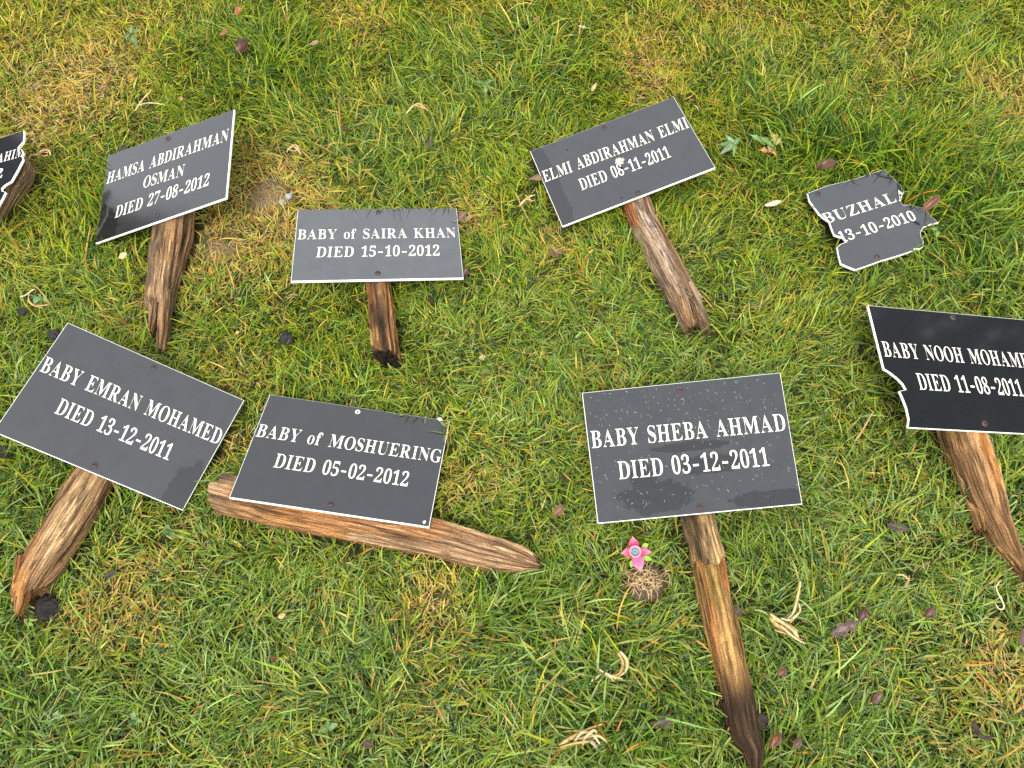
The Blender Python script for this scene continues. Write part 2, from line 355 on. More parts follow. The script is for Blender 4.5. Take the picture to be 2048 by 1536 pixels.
GRASS_N, THATCH_N = 540000, 380000
GLYPHS = '''{"A":[[[0.0,0.002],[0.001,0.025],[0.021,0.029],[0.048,0.043],[0.069,0.069],[0.089,0.11],[0.317,0.692],[0.327,0.691],[0.559,0.128],[0.601,0.05],[0.627,0.031],[0.649,0.025],[0.65,0.002],[0.354,0.002],[0.355,0.025],[0.412,0.035],[0.44,0.068],[0.423,0.122],[0.387,0.199],[0.147,0.199],[0.103,0.106],[0.098,0.088],[0.097,0.072],[0.121,0.036],[0.184,0.025],[0.18,0.025],[0.18,0.002]],[[0.157,0.238],[0.375,0.238],[0.265,0.477]]],"B":[[[0.001,0.002],[0.002,0.024],[0.038,0.03],[0.071,0.046],[0.088,0.076],[0.093,0.122],[0.093,0.549],[0.091,0.587],[0.084,0.615],[0.07,0.634],[0.049,0.647],[0.022,0.653],[0.0,0.655],[0.0,0.676],[0.293,0.676],[0.405,0.666],[0.482,0.637],[0.525,0.589],[0.54,0.522],[0.531,0.467],[0.504,0.424],[0.457,0.391],[0.377,0.368],[0.472,0.341],[0.529,0.305],[0.562,0.256],[0.573,0.196],[0.569,0.153],[0.557,0.114],[0.537,0.081],[0.509,0.053],[0.473,0.031],[0.429,0.015],[0.378,0.006],[0.319,0.002]],[[0.225,0.373],[0.247,0.373],[0.318,0.38],[0.369,0.404],[0.397,0.447],[0.406,0.514],[0.399,0.574],[0.379,0.615],[0.342,0.64],[0.288,0.648],[0.254,0.645],[0.232,0.634],[0.223,0.614],[0.221,0.582]],[[0.296,0.034],[0.357,0.043],[0.399,0.071],[0.414,0.093],[0.423,0.12],[0.428,0.153],[0.43,0.191],[0.427,0.23],[0.42,0.263],[0.408,0.29],[0.389,0.311],[0.365,0.326],[0.335,0.338],[0.3,0.344],[0.26,0.346],[0.225,0.346],[0.221,0.097],[0.224,0.067],[0.238,0.048],[0.262,0.037]]],"D":[[[0.008,0.002],[0.009,0.024],[0.041,0.029],[0.072,0.042],[0.088,0.068],[0.093,0.111],[0.093,0.557],[0.087,0.607],[0.069,0.636],[0.035,0.651],[0.001,0.655],[0.0,0.676],[0.296,0.676],[0.379,0.67],[0.45,0.654],[0.51,0.626],[0.559,0.588],[0.598,0.54],[0.625,0.482],[0.642,0.415],[0.648,0.339],[0.626,0.192],[0.563,0.086],[0.458,0.023],[0.306,0.002]],[[0.298,0.034],[0.347,0.038],[0.39,0.053],[0.427,0.077],[0.456,0.11],[0.478,0.153],[0.493,0.206],[0.502,0.269],[0.505,0.341],[0.492,0.475],[0.455,0.57],[0.389,0.628],[0.3,0.647],[0.262,0.644],[0.237,0.632],[0.225,0.609],[0.222,0.573],[0.222,0.107],[0.225,0.071],[0.237,0.049],[0.262,0.037]]],"E":[[[0.0,0.002],[0.001,0.023],[0.038,0.027],[0.072,0.042],[0.09,0.071],[0.096,0.116],[0.096,0.549],[0.09,0.603],[0.072,0.635],[0.038,0.65],[0.004,0.655],[0.003,0.676],[0.55,0.676],[0.55,0.478],[0.549,0.478],[0.546,0.52],[0.531,0.556],[0.51,0.585],[0.483,0.607],[0.451,0.623],[0.411,0.634],[0.365,0.641],[0.312,0.643],[0.261,0.64],[0.242,0.633],[0.23,0.621],[0.224,0.578],[0.228,0.364],[0.257,0.364],[0.319,0.372],[0.365,0.399],[0.382,0.419],[0.395,0.445],[0.405,0.477],[0.407,0.512],[0.409,0.512],[0.409,0.178],[0.406,0.178],[0.403,0.23],[0.388,0.271],[0.365,0.301],[0.333,0.32],[0.293,0.33],[0.244,0.333],[0.228,0.333],[0.224,0.1],[0.228,0.069],[0.243,0.05],[0.271,0.041],[0.31,0.039],[0.347,0.04],[0.38,0.043],[0.411,0.048],[0.44,0.055],[0.489,0.077],[0.531,0.11],[0.566,0.154],[0.588,0.211],[0.595,0.211],[0.556,0.002]]],"G":[[[0.342,-0.013],[0.291,-0.01],[0.245,-0.002],[0.201,0.012],[0.161,0.031],[0.125,0.055],[0.093,0.084],[0.066,0.117],[0.042,0.154],[0.024,0.196],[0.011,0.241],[0.003,0.289],[0.0,0.341],[0.003,0.391],[0.011,0.438],[0.024,0.482],[0.042,0.523],[0.066,0.56],[0.093,0.593],[0.124,0.621],[0.159,0.646],[0.197,0.665],[0.237,0.679],[0.28,0.688],[0.326,0.691],[0.364,0.688],[0.403,0.681],[0.444,0.67],[0.488,0.654],[0.519,0.647],[0.541,0.649],[0.559,0.658],[0.575,0.691],[0.583,0.691],[0.583,0.46],[0.577,0.46],[0.558,0.516],[0.525,0.565],[0.485,0.606],[0.441,0.637],[0.392,0.656],[0.34,0.662],[0.254,0.642],[0.192,0.581],[0.156,0.48],[0.144,0.339],[0.147,0.265],[0.157,0.2],[0.174,0.145],[0.197,0.099],[0.228,0.063],[0.264,0.037],[0.306,0.022],[0.353,0.017],[0.406,0.022],[0.443,0.039],[0.463,0.067],[0.469,0.106],[0.469,0.19],[0.463,0.23],[0.443,0.255],[0.407,0.268],[0.365,0.273],[0.364,0.293],[0.677,0.293],[0.676,0.273],[0.643,0.269],[0.612,0.256],[0.596,0.231],[0.591,0.191],[0.594,0.044],[0.536,0.02],[0.472,0.002],[0.407,-0.009]]],"H":[[[0.0,0.002],[0.001,0.024],[0.037,0.03],[0.07,0.045],[0.088,0.074],[0.093,0.12],[0.093,0.564],[0.087,0.605],[0.07,0.633],[0.037,0.648],[0.002,0.655],[0.001,0.676],[0.314,0.676],[0.313,0.655],[0.264,0.645],[0.243,0.635],[0.229,0.619],[0.223,0.596],[0.221,0.564],[0.225,0.371],[0.486,0.371],[0.491,0.564],[0.483,0.619],[0.47,0.635],[0.448,0.645],[0.398,0.655],[0.397,0.676],[0.709,0.676],[0.708,0.655],[0.672,0.648],[0.64,0.633],[0.624,0.607],[0.619,0.564],[0.619,0.12],[0.624,0.077],[0.64,0.047],[0.672,0.031],[0.709,0.024],[0.709,0.002],[0.397,0.002],[0.398,0.024],[0.433,0.03],[0.467,0.044],[0.485,0.072],[0.491,0.12],[0.486,0.331],[0.225,0.331],[0.221,0.12],[0.226,0.074],[0.243,0.045],[0.276,0.03],[0.314,0.024],[0.314,0.002]]],"I":[[[0.0,0.002],[0.001,0.024],[0.037,0.032],[0.07,0.046],[0.09,0.072],[0.097,0.112],[0.097,0.576],[0.091,0.615],[0.073,0.638],[0.039,0.65],[0.001,0.655],[0.0,0.676],[0.321,0.676],[0.321,0.655],[0.284,0.65],[0.25,0.638],[0.231,0.615],[0.225,0.576],[0.225,0.115],[0.233,0.065],[0.247,0.049],[0.269,0.037],[0.322,0.024],[0.323,0.002]]],"K":[[[0.0,0.002],[0.001,0.024],[0.037,0.03],[0.07,0.045],[0.088,0.074],[0.093,0.12],[0.093,0.564],[0.087,0.606],[0.07,0.633],[0.037,0.649],[0.002,0.655],[0.001,0.676],[0.314,0.676],[0.313,0.655],[0.264,0.645],[0.243,0.635],[0.229,0.619],[0.223,0.596],[0.221,0.564],[0.231,0.346],[0.455,0.554],[0.487,0.592],[0.499,0.624],[0.469,0.648],[0.41,0.655],[0.409,0.676],[0.676,0.676],[0.676,0.655],[0.673,0.655],[0.625,0.648],[0.574,0.626],[0.521,0.59],[0.466,0.539],[0.352,0.424],[0.643,0.067],[0.681,0.035],[0.706,0.027],[0.726,0.024],[0.726,0.002],[0.394,0.002],[0.394,0.024],[0.422,0.025],[0.449,0.029],[0.47,0.038],[0.478,0.051],[0.469,0.071],[0.449,0.099],[0.263,0.32],[0.222,0.296],[0.221,0.12],[0.226,0.074],[0.243,0.045],[0.276,0.03],[0.314,0.024],[0.314,0.002]]],"L":[[[0.0,0.002],[0.001,0.024],[0.037,0.03],[0.07,0.045],[0.088,0.074],[0.093,0.12],[0.093,0.564],[0.087,0.607],[0.07,0.634],[0.037,0.649],[0.002,0.655],[0.001,0.676],[0.326,0.676],[0.326,0.655],[0.271,0.648],[0.247,0.638],[0.231,0.621],[0.223,0.597],[0.221,0.564],[0.221,0.123],[0.226,0.069],[0.238,0.053],[0.258,0.044],[0.313,0.039],[0.349,0.04],[0.382,0.043],[0.412,0.049],[0.44,0.057],[0.488,0.081],[0.528,0.117],[0.546,0.14],[0.562,0.166],[0.576,0.196],[0.584,0.228],[0.589,0.228],[0.553,0.002]]],"M":[[[0.0,0.002],[0.001,0.024],[0.036,0.03],[0.07,0.045],[0.09,0.074],[0.096,0.118],[0.096,0.569],[0.094,0.598],[0.087,0.62],[0.074,0.635],[0.052,0.646],[0.002,0.655],[0.001,0.676],[0.234,0.676],[0.44,0.21],[0.646,0.676],[0.875,0.676],[0.874,0.655],[0.84,0.647],[0.809,0.632],[0.791,0.604],[0.786,0.563],[0.786,0.127],[0.788,0.09],[0.794,0.063],[0.806,0.044],[0.828,0.032],[0.873,0.024],[0.874,0.002],[0.568,0.002],[0.569,0.024],[0.618,0.035],[0.639,0.047],[0.653,0.065],[0.659,0.09],[0.661,0.124],[0.648,0.596],[0.388,0.002],[0.379,0.002],[0.122,0.581],[0.109,0.119],[0.115,0.071],[0.135,0.042],[0.17,0.028],[0.208,0.024],[0.208,0.002]]],"N":[[[0.569,-0.014],[0.115,0.523],[0.105,0.117],[0.11,0.072],[0.127,0.044],[0.16,0.03],[0.198,0.024],[0.198,0.002],[0.0,0.002],[0.0,0.024],[0.022,0.026],[0.049,0.032],[0.069,0.043],[0.083,0.061],[0.089,0.085],[0.091,0.117],[0.09,0.579],[0.024,0.647],[0.002,0.654],[0.0,0.676],[0.188,0.676],[0.549,0.249],[0.56,0.562],[0.558,0.594],[0.551,0.617],[0.538,0.634],[0.517,0.645],[0.467,0.655],[0.466,0.676],[0.664,0.676],[0.664,0.655],[0.627,0.649],[0.595,0.634],[0.579,0.606],[0.574,0.561],[0.578,-0.014]]],"O":[[[0.331,-0.014],[0.296,-0.012],[0.263,-0.007],[0.231,0.001],[0.2,0.013],[0.171,0.028],[0.144,0.045],[0.118,0.065],[0.095,0.088],[0.074,0.113],[0.055,0.14],[0.039,0.169],[0.025,0.2],[0.014,0.233],[0.006,0.267],[0.002,0.302],[0.0,0.339],[0.002,0.376],[0.006,0.411],[0.014,0.445],[0.025,0.478],[0.039,0.509],[0.055,0.538],[0.074,0.565],[0.095,0.59],[0.119,0.613],[0.145,0.633],[0.173,0.65],[0.203,0.665],[0.234,0.677],[0.267,0.685],[0.302,0.69],[0.338,0.692],[0.373,0.69],[0.406,0.685],[0.438,0.677],[0.469,0.665],[0.498,0.651],[0.525,0.634],[0.55,0.614],[0.574,0.592],[0.595,0.567],[0.613,0.54],[0.63,0.511],[0.644,0.48],[0.655,0.447],[0.663,0.413],[0.667,0.377],[0.669,0.339],[0.667,0.302],[0.663,0.267],[0.655,0.233],[0.644,0.2],[0.63,0.169],[0.613,0.14],[0.594,0.113],[0.573,0.088],[0.549,0.065],[0.523,0.045],[0.495,0.028],[0.465,0.013],[0.434,0.001],[0.401,-0.007],[0.367,-0.012]],[[0.338,0.016],[0.42,0.036],[0.479,0.097],[0.513,0.198],[0.524,0.339],[0.521,0.413],[0.512,0.478],[0.496,0.534],[0.474,0.58],[0.446,0.616],[0.413,0.642],[0.374,0.657],[0.329,0.662],[0.247,0.642],[0.188,0.581],[0.154,0.48],[0.143,0.339],[0.146,0.265],[0.155,0.2],[0.171,0.145],[0.193,0.099],[0.221,0.062],[0.255,0.036],[0.294,0.021]]],"R":[[[0.0,0.002],[0.001,0.024],[0.037,0.03],[0.07,0.045],[0.088,0.074],[0.093,0.12],[0.093,0.564],[0.087,0.605],[0.07,0.633],[0.037,0.648],[0.002,0.655],[0.001,0.676],[0.288,0.676],[0.358,0.673],[0.417,0.665],[0.465,0.651],[0.504,0.632],[0.534,0.607],[0.554,0.577],[0.566,0.54],[0.571,0.498],[0.562,0.442],[0.537,0.396],[0.493,0.361],[0.419,0.334],[0.596,0.074],[0.629,0.036],[0.651,0.027],[0.677,0.024],[0.669,0.024],[0.669,0.002],[0.477,0.002],[0.273,0.318],[0.225,0.318],[0.221,0.12],[0.226,0.074],[0.243,0.045],[0.276,0.03],[0.314,0.024],[0.314,0.002]],[[0.225,0.346],[0.27,0.346],[0.341,0.355],[0.393,0.383],[0.412,0.404],[0.424,0.431],[0.431,0.463],[0.434,0.5],[0.426,0.563],[0.4,0.608],[0.358,0.635],[0.3,0.644],[0.262,0.641],[0.236,0.631],[0.224,0.609],[0.221,0.574]]],"S":[[[0.0,-0.014],[0.0,0.233],[0.008,0.233],[0.016,0.183],[0.033,0.139],[0.054,0.102],[0.079,0.072],[0.108,0.049],[0.141,0.033],[0.178,0.023],[0.218,0.02],[0.274,0.028],[0.318,0.052],[0.346,0.088],[0.356,0.133],[0.35,0.165],[0.332,0.194],[0.305,0.219],[0.267,0.24],[0.174,0.286],[0.134,0.308],[0.101,0.33],[0.073,0.354],[0.052,0.378],[0.035,0.403],[0.024,0.431],[0.017,0.461],[0.015,0.494],[0.021,0.55],[0.039,0.598],[0.067,0.637],[0.104,0.667],[0.149,0.685],[0.2,0.692],[0.263,0.685],[0.341,0.665],[0.356,0.661],[0.373,0.66],[0.403,0.668],[0.411,0.692],[0.418,0.692],[0.418,0.477],[0.414,0.477],[0.402,0.528],[0.375,0.574],[0.341,0.612],[0.302,0.641],[0.259,0.658],[0.214,0.664],[0.163,0.658],[0.122,0.637],[0.096,0.605],[0.087,0.566],[0.094,0.529],[0.117,0.499],[0.152,0.473],[0.198,0.449],[0.295,0.404],[0.348,0.375],[0.386,0.345],[0.414,0.313],[0.431,0.279],[0.44,0.241],[0.444,0.198],[0.437,0.139],[0.416,0.087],[0.382,0.045],[0.335,0.014],[0.308,0.002],[0.279,-0.006],[0.246,-0.011],[0.211,-0.013],[0.163,-0.009],[0.116,0.003],[0.075,0.016],[0.051,0.02],[0.032,0.018],[0.016,0.012],[0.007,-0.014]]],"U":[[[0.336,-0.017],[0.274,-0.013],[0.222,-0.001],[0.18,0.018],[0.148,0.044],[0.124,0.079],[0.106,0.121],[0.095,0.172],[0.092,0.231],[0.092,0.564],[0.086,0.605],[0.069,0.633],[0.036,0.648],[0.001,0.655],[0.0,0.676],[0.313,0.676],[0.312,0.655],[0.263,0.645],[0.241,0.635],[0.227,0.619],[0.22,0.564],[0.22,0.208],[0.222,0.167],[0.229,0.131],[0.24,0.1],[0.257,0.075],[0.306,0.042],[0.376,0.031],[0.458,0.044],[0.519,0.082],[0.555,0.147],[0.567,0.237],[0.567,0.563],[0.561,0.605],[0.543,0.632],[0.508,0.648],[0.468,0.655],[0.467,0.676],[0.661,0.676],[0.66,0.654],[0.628,0.646],[0.599,0.629],[0.584,0.602],[0.58,0.563],[0.58,0.27],[0.576,0.198],[0.564,0.138],[0.546,0.088],[0.521,0.05],[0.488,0.021],[0.446,0.0],[0.395,-0.012]]],"Y":[[[0.171,0.002],[0.172,0.024],[0.208,0.03],[0.241,0.045],[0.259,0.074],[0.264,0.12],[0.263,0.267],[0.091,0.577],[0.065,0.618],[0.039,0.641],[0.014,0.65],[0.001,0.654],[0.0,0.676],[0.305,0.676],[0.305,0.654],[0.299,0.654],[0.272,0.652],[0.249,0.646],[0.231,0.635],[0.225,0.62],[0.238,0.582],[0.378,0.334],[0.519,0.544],[0.537,0.579],[0.544,0.607],[0.518,0.643],[0.454,0.654],[0.459,0.654],[0.459,0.676],[0.651,0.676],[0.65,0.653],[0.632,0.648],[0.607,0.634],[0.566,0.584],[0.392,0.304],[0.392,0.12],[0.397,0.074],[0.414,0.045],[0.447,0.03],[0.485,0.024],[0.485,0.002]]],"Z":[[[0.0,0.002],[0.004,0.015],[0.384,0.641],[0.277,0.642],[0.215,0.639],[0.164,0.628],[0.121,0.607],[0.086,0.576],[0.058,0.531],[0.041,0.473],[0.037,0.473],[0.054,0.676],[0.552,0.676],[0.548,0.661],[0.173,0.042],[0.315,0.041],[0.366,0.044],[0.412,0.053],[0.453,0.068],[0.489,0.089],[0.519,0.117],[0.544,0.152],[0.564,0.194],[0.574,0.242],[0.578,0.242],[0.554,0.002]]],"o":[[[0.206,-0.013],[0.177,-0.011],[0.149,-0.005],[0.123,0.005],[0.099,0.019],[0.058,0.056],[0.026,0.106],[0.015,0.134],[0.007,0.164],[0.002,0.196],[0.0,0.229],[0.002,0.263],[0.007,0.296],[0.015,0.326],[0.026,0.354],[0.057,0.403],[0.099,0.44],[0.149,0.464],[0.206,0.472],[0.263,0.464],[0.313,0.441],[0.354,0.404],[0.386,0.356],[0.397,0.328],[0.405,0.297],[0.41,0.264],[0.412,0.229],[0.41,0.194],[0.405,0.162],[0.397,0.131],[0.386,0.103],[0.354,0.055],[0.313,0.018],[0.264,-0.005]],[[0.207,0.015],[0.252,0.025],[0.281,0.057],[0.29,0.083],[0.295,0.121],[0.299,0.229],[0.298,0.289],[0.294,0.339],[0.288,0.377],[0.279,0.404],[0.251,0.436],[0.207,0.447],[0.161,0.436],[0.133,0.404],[0.124,0.377],[0.118,0.338],[0.115,0.29],[0.114,0.23],[0.118,0.121],[0.124,0.083],[0.133,0.057],[0.162,0.025]]],"f":[[[0.0,0.002],[0.001,0.023],[0.033,0.03],[0.047,0.039],[0.056,0.051],[0.061,0.109],[0.056,0.414],[0.002,0.414],[0.002,0.46],[0.056,0.46],[0.061,0.526],[0.063,0.563],[0.072,0.595],[0.085,0.623],[0.103,0.647],[0.127,0.665],[0.155,0.679],[0.188,0.687],[0.225,0.69],[0.277,0.683],[0.314,0.662],[0.336,0.631],[0.343,0.595],[0.339,0.568],[0.33,0.548],[0.317,0.535],[0.3,0.531],[0.282,0.535],[0.268,0.545],[0.26,0.561],[0.258,0.582],[0.26,0.602],[0.268,0.625],[0.273,0.634],[0.277,0.644],[0.264,0.658],[0.235,0.662],[0.202,0.657],[0.181,0.641],[0.173,0.616],[0.171,0.581],[0.175,0.46],[0.258,0.46],[0.258,0.414],[0.175,0.414],[0.171,0.097],[0.175,0.059],[0.191,0.036],[0.221,0.025],[0.252,0.022],[0.252,0.002]]],"0":[[[0.23,-0.008],[0.189,-0.005],[0.153,0.004],[0.122,0.018],[0.095,0.038],[0.072,0.063],[0.052,0.092],[0.036,0.127],[0.023,0.166],[0.013,0.209],[0.006,0.255],[0.001,0.305],[0.0,0.359],[0.001,0.413],[0.006,0.462],[0.013,0.509],[0.023,0.551],[0.036,0.59],[0.052,0.623],[0.072,0.653],[0.095,0.677],[0.122,0.697],[0.153,0.71],[0.19,0.719],[0.231,0.722],[0.27,0.719],[0.305,0.71],[0.335,0.697],[0.361,0.677],[0.384,0.653],[0.404,0.623],[0.421,0.589],[0.435,0.551],[0.445,0.508],[0.453,0.462],[0.457,0.412],[0.459,0.358],[0.457,0.304],[0.453,0.254],[0.445,0.208],[0.435,0.165],[0.421,0.127],[0.404,0.092],[0.384,0.063],[0.361,0.038],[0.334,0.018],[0.304,0.004],[0.269,-0.005]],[[0.23,0.053],[0.287,0.073],[0.318,0.134],[0.326,0.179],[0.332,0.231],[0.335,0.29],[0.336,0.358],[0.335,0.426],[0.332,0.485],[0.326,0.537],[0.318,0.581],[0.288,0.641],[0.231,0.661],[0.173,0.641],[0.142,0.581],[0.133,0.537],[0.128,0.485],[0.124,0.426],[0.123,0.358],[0.124,0.29],[0.128,0.231],[0.133,0.179],[0.142,0.134],[0.173,0.073]]],"1":[[[0.053,0.002],[0.053,0.051],[0.125,0.051],[0.152,0.054],[0.174,0.065],[0.186,0.086],[0.189,0.118],[0.179,0.621],[0.094,0.546],[0.068,0.524],[0.044,0.517],[0.029,0.522],[0.016,0.537],[0.006,0.559],[0.0,0.588],[0.06,0.611],[0.102,0.632],[0.15,0.664],[0.215,0.716],[0.311,0.716],[0.306,0.118],[0.309,0.09],[0.319,0.069],[0.341,0.055],[0.372,0.051],[0.443,0.051],[0.443,0.002]]],"2":[[[0.0,0.002],[0.003,0.102],[0.148,0.252],[0.178,0.283],[0.204,0.312],[0.226,0.339],[0.245,0.364],[0.274,0.411],[0.293,0.456],[0.303,0.503],[0.307,0.553],[0.301,0.603],[0.282,0.638],[0.252,0.659],[0.212,0.665],[0.161,0.654],[0.127,0.621],[0.117,0.596],[0.11,0.566],[0.106,0.531],[0.11,0.492],[0.073,0.498],[0.037,0.514],[0.016,0.544],[0.009,0.589],[0.014,0.623],[0.03,0.655],[0.057,0.682],[0.097,0.703],[0.121,0.711],[0.148,0.717],[0.179,0.72],[0.213,0.722],[0.263,0.719],[0.307,0.711],[0.344,0.697],[0.374,0.678],[0.396,0.654],[0.413,0.626],[0.422,0.594],[0.426,0.558],[0.423,0.524],[0.414,0.491],[0.399,0.457],[0.375,0.419],[0.297,0.329],[0.173,0.207],[0.069,0.109],[0.318,0.108],[0.351,0.112],[0.38,0.126],[0.402,0.149],[0.415,0.178],[0.417,0.208],[0.455,0.208],[0.451,0.002]]],"3":[[[0.199,-0.008],[0.164,-0.007],[0.133,-0.003],[0.106,0.002],[0.082,0.009],[0.044,0.029],[0.019,0.053],[0.005,0.081],[0.0,0.11],[0.005,0.143],[0.02,0.166],[0.042,0.181],[0.06,0.186],[0.063,0.131],[0.092,0.09],[0.137,0.066],[0.192,0.058],[0.227,0.061],[0.26,0.071],[0.289,0.089],[0.312,0.117],[0.326,0.156],[0.331,0.207],[0.32,0.26],[0.286,0.303],[0.261,0.319],[0.231,0.331],[0.198,0.338],[0.161,0.34],[0.109,0.34],[0.109,0.398],[0.165,0.398],[0.227,0.408],[0.272,0.439],[0.299,0.487],[0.307,0.547],[0.301,0.596],[0.283,0.633],[0.251,0.657],[0.208,0.665],[0.17,0.66],[0.142,0.642],[0.123,0.616],[0.113,0.583],[0.112,0.51],[0.071,0.516],[0.035,0.531],[0.015,0.558],[0.008,0.597],[0.02,0.645],[0.057,0.685],[0.085,0.701],[0.121,0.712],[0.163,0.719],[0.213,0.722],[0.262,0.719],[0.305,0.711],[0.342,0.698],[0.373,0.68],[0.397,0.656],[0.414,0.629],[0.425,0.597],[0.428,0.561],[0.426,0.529],[0.418,0.5],[0.406,0.474],[0.388,0.45],[0.367,0.429],[0.342,0.411],[0.315,0.396],[0.275,0.381],[0.326,0.369],[0.365,0.352],[0.4,0.329],[0.428,0.298],[0.447,0.258],[0.453,0.206],[0.448,0.15],[0.432,0.105],[0.408,0.068],[0.377,0.039],[0.338,0.018],[0.295,0.003],[0.248,-0.005]]],"5":[[[0.189,-0.008],[0.154,-0.007],[0.124,-0.003],[0.097,0.002],[0.075,0.01],[0.04,0.029],[0.017,0.054],[0.004,0.082],[0.0,0.111],[0.004,0.141],[0.016,0.161],[0.036,0.173],[0.054,0.178],[0.051,0.152],[0.06,0.123],[0.076,0.097],[0.1,0.076],[0.133,0.062],[0.174,0.058],[0.209,0.061],[0.243,0.072],[0.272,0.092],[0.294,0.123],[0.308,0.165],[0.313,0.22],[0.303,0.286],[0.273,0.333],[0.224,0.361],[0.162,0.37],[0.095,0.365],[0.051,0.352],[0.018,0.369],[0.047,0.712],[0.403,0.712],[0.408,0.534],[0.372,0.534],[0.369,0.567],[0.353,0.596],[0.333,0.604],[0.309,0.606],[0.089,0.606],[0.073,0.417],[0.134,0.427],[0.194,0.432],[0.247,0.428],[0.294,0.418],[0.335,0.402],[0.37,0.379],[0.398,0.349],[0.418,0.313],[0.43,0.27],[0.434,0.22],[0.429,0.161],[0.412,0.112],[0.387,0.073],[0.355,0.042],[0.317,0.02],[0.276,0.004],[0.232,-0.005]]],"7":[[[0.123,0.001],[0.389,0.606],[0.11,0.607],[0.061,0.594],[0.039,0.555],[0.038,0.506],[0.0,0.506],[0.005,0.712],[0.459,0.712],[0.455,0.665],[0.186,0.002]]],"8":[[[0.227,-0.008],[0.189,-0.006],[0.154,-0.001],[0.124,0.007],[0.097,0.018],[0.054,0.048],[0.024,0.087],[0.006,0.132],[0.0,0.182],[0.009,0.24],[0.037,0.286],[0.057,0.305],[0.08,0.324],[0.108,0.342],[0.147,0.361],[0.112,0.381],[0.088,0.4],[0.068,0.42],[0.052,0.441],[0.03,0.488],[0.023,0.542],[0.028,0.587],[0.043,0.629],[0.069,0.666],[0.11,0.696],[0.135,0.707],[0.165,0.715],[0.2,0.72],[0.239,0.722],[0.287,0.719],[0.327,0.709],[0.361,0.694],[0.388,0.673],[0.409,0.647],[0.424,0.617],[0.433,0.585],[0.436,0.549],[0.428,0.496],[0.404,0.456],[0.364,0.422],[0.301,0.387],[0.351,0.363],[0.385,0.341],[0.412,0.318],[0.432,0.296],[0.458,0.246],[0.467,0.189],[0.463,0.145],[0.452,0.106],[0.433,0.073],[0.406,0.044],[0.371,0.022],[0.33,0.005],[0.282,-0.004]],[[0.257,0.419],[0.299,0.443],[0.324,0.471],[0.338,0.506],[0.342,0.551],[0.339,0.58],[0.33,0.607],[0.315,0.631],[0.294,0.651],[0.267,0.664],[0.232,0.668],[0.189,0.66],[0.157,0.635],[0.138,0.599],[0.132,0.554],[0.14,0.507],[0.164,0.472],[0.201,0.444]],[[0.232,0.045],[0.284,0.054],[0.325,0.08],[0.351,0.121],[0.36,0.172],[0.35,0.218],[0.321,0.255],[0.299,0.272],[0.273,0.289],[0.241,0.306],[0.196,0.323],[0.156,0.298],[0.128,0.266],[0.109,0.227],[0.103,0.178],[0.112,0.125],[0.138,0.082],[0.179,0.054]]]}'''
# ------------------------------------------------------------------ where the lawn is dry, bare, lush (photo px x, y, radius, strength)
DRY = [(90,210,85,1.1),(180,100,110,.55),(30,60,70,.5),(190,165,110,.6),(700,30,65,.9),(60,310,60,.4),(540,330,75,.8),(515,430,100,1.3),(440,500,75,1.0),
       (640,400,90,.9),(930,425,50,1.0),(1290,100,65,.9),(1300,175,60,.7),(1430,10,100,.5),(2020,190,60,.9),(2035,1370,85,1.1),(2010,1290,60,.6),(1560,30,70,.4),(250,1225,90,.9),
       (330,1110,80,.5),(462,885,38,1.0),(870,1190,55,.9),(860,1260,65,.9),(860,1400,60,.7),(330,620,80,.4),(560,580,60,.4),(480,740,80,.45),(1110,490,60,.6),
       (950,960,70,.5),(1710,1370,60,.4),(1900,1450,80,.5),(30,520,50,.4),(1230,760,60,.25),(1290,1160,42,.9),(990,20,60,.5),(300,30,60,.3),(1780,110,70,.45),(1750,60,60,.4),
       (700,215,40,.4),(150,1260,60,.35),(560,1480,60,.4)]
LUSH = [(530,110,100,.9),(600,160,80,.6),(1060,130,120,.8),(1130,80,90,.6),(1560,280,110,1.1),(1700,300,120,.9),(1755,335,70,1.0),(1820,380,50,.8),(1900,330,120,.9),(1950,480,120,.9),(1960,560,80,.6),
        (700,320,100,.7),(780,340,80,.6),(200,420,110,.5),(60,900,110,.9),(40,1000,80,.8),(80,1370,120,.7),(150,1480,120,.6),(720,1330,160,.6),(1050,1370,150,.9),
        (1250,1350,140,.9),(1200,1480,150,.8),(1650,1450,150,.7),(1600,1200,120,.6),(2010,940,100,1.1),(330,1180,60,.6),(1040,1200,80,.7),(1000,60,60,.5),(1480,540,80,.5),(870,310,60,.5)]
BARE = [(525,392,34,1.5),(565,395,20,.6),(425,497,34,1.1),(470,500,24,.6),(1295,1172,30,1.0),(90,1212,22,.9),(875,1200,16,.6)]
def blobs(lst, x, y):
    s = np.zeros_like(x)
    for (px, py, r, k) in lst:
        c = at(px, py); m = pxscale(px, py)
        # ellipse: the pixel radius along the view is longer on the ground
        my = np.linalg.norm(at(px, py - 1) - at(px, py))
        s = s + k * np.exp(-(((x - c[0]) / (r * m)) ** 2 + ((y - c[1]) / (r * 0.85 * my)) ** 2))
    return s
HUMPS = [(0.265, 0.50, 0.10, 0.030)]
def ground_h(x, y):
    h = -0.005 + 0.006 * fbm(np.asarray(x) * 3.1, np.asarray(y) * 3.1, 5, 3)
    for cx, cy, r, a in HUMPS:
        h = h + a * np.exp(-(((x - cx) ** 2 + (y - cy) ** 2) / r ** 2))
    return h

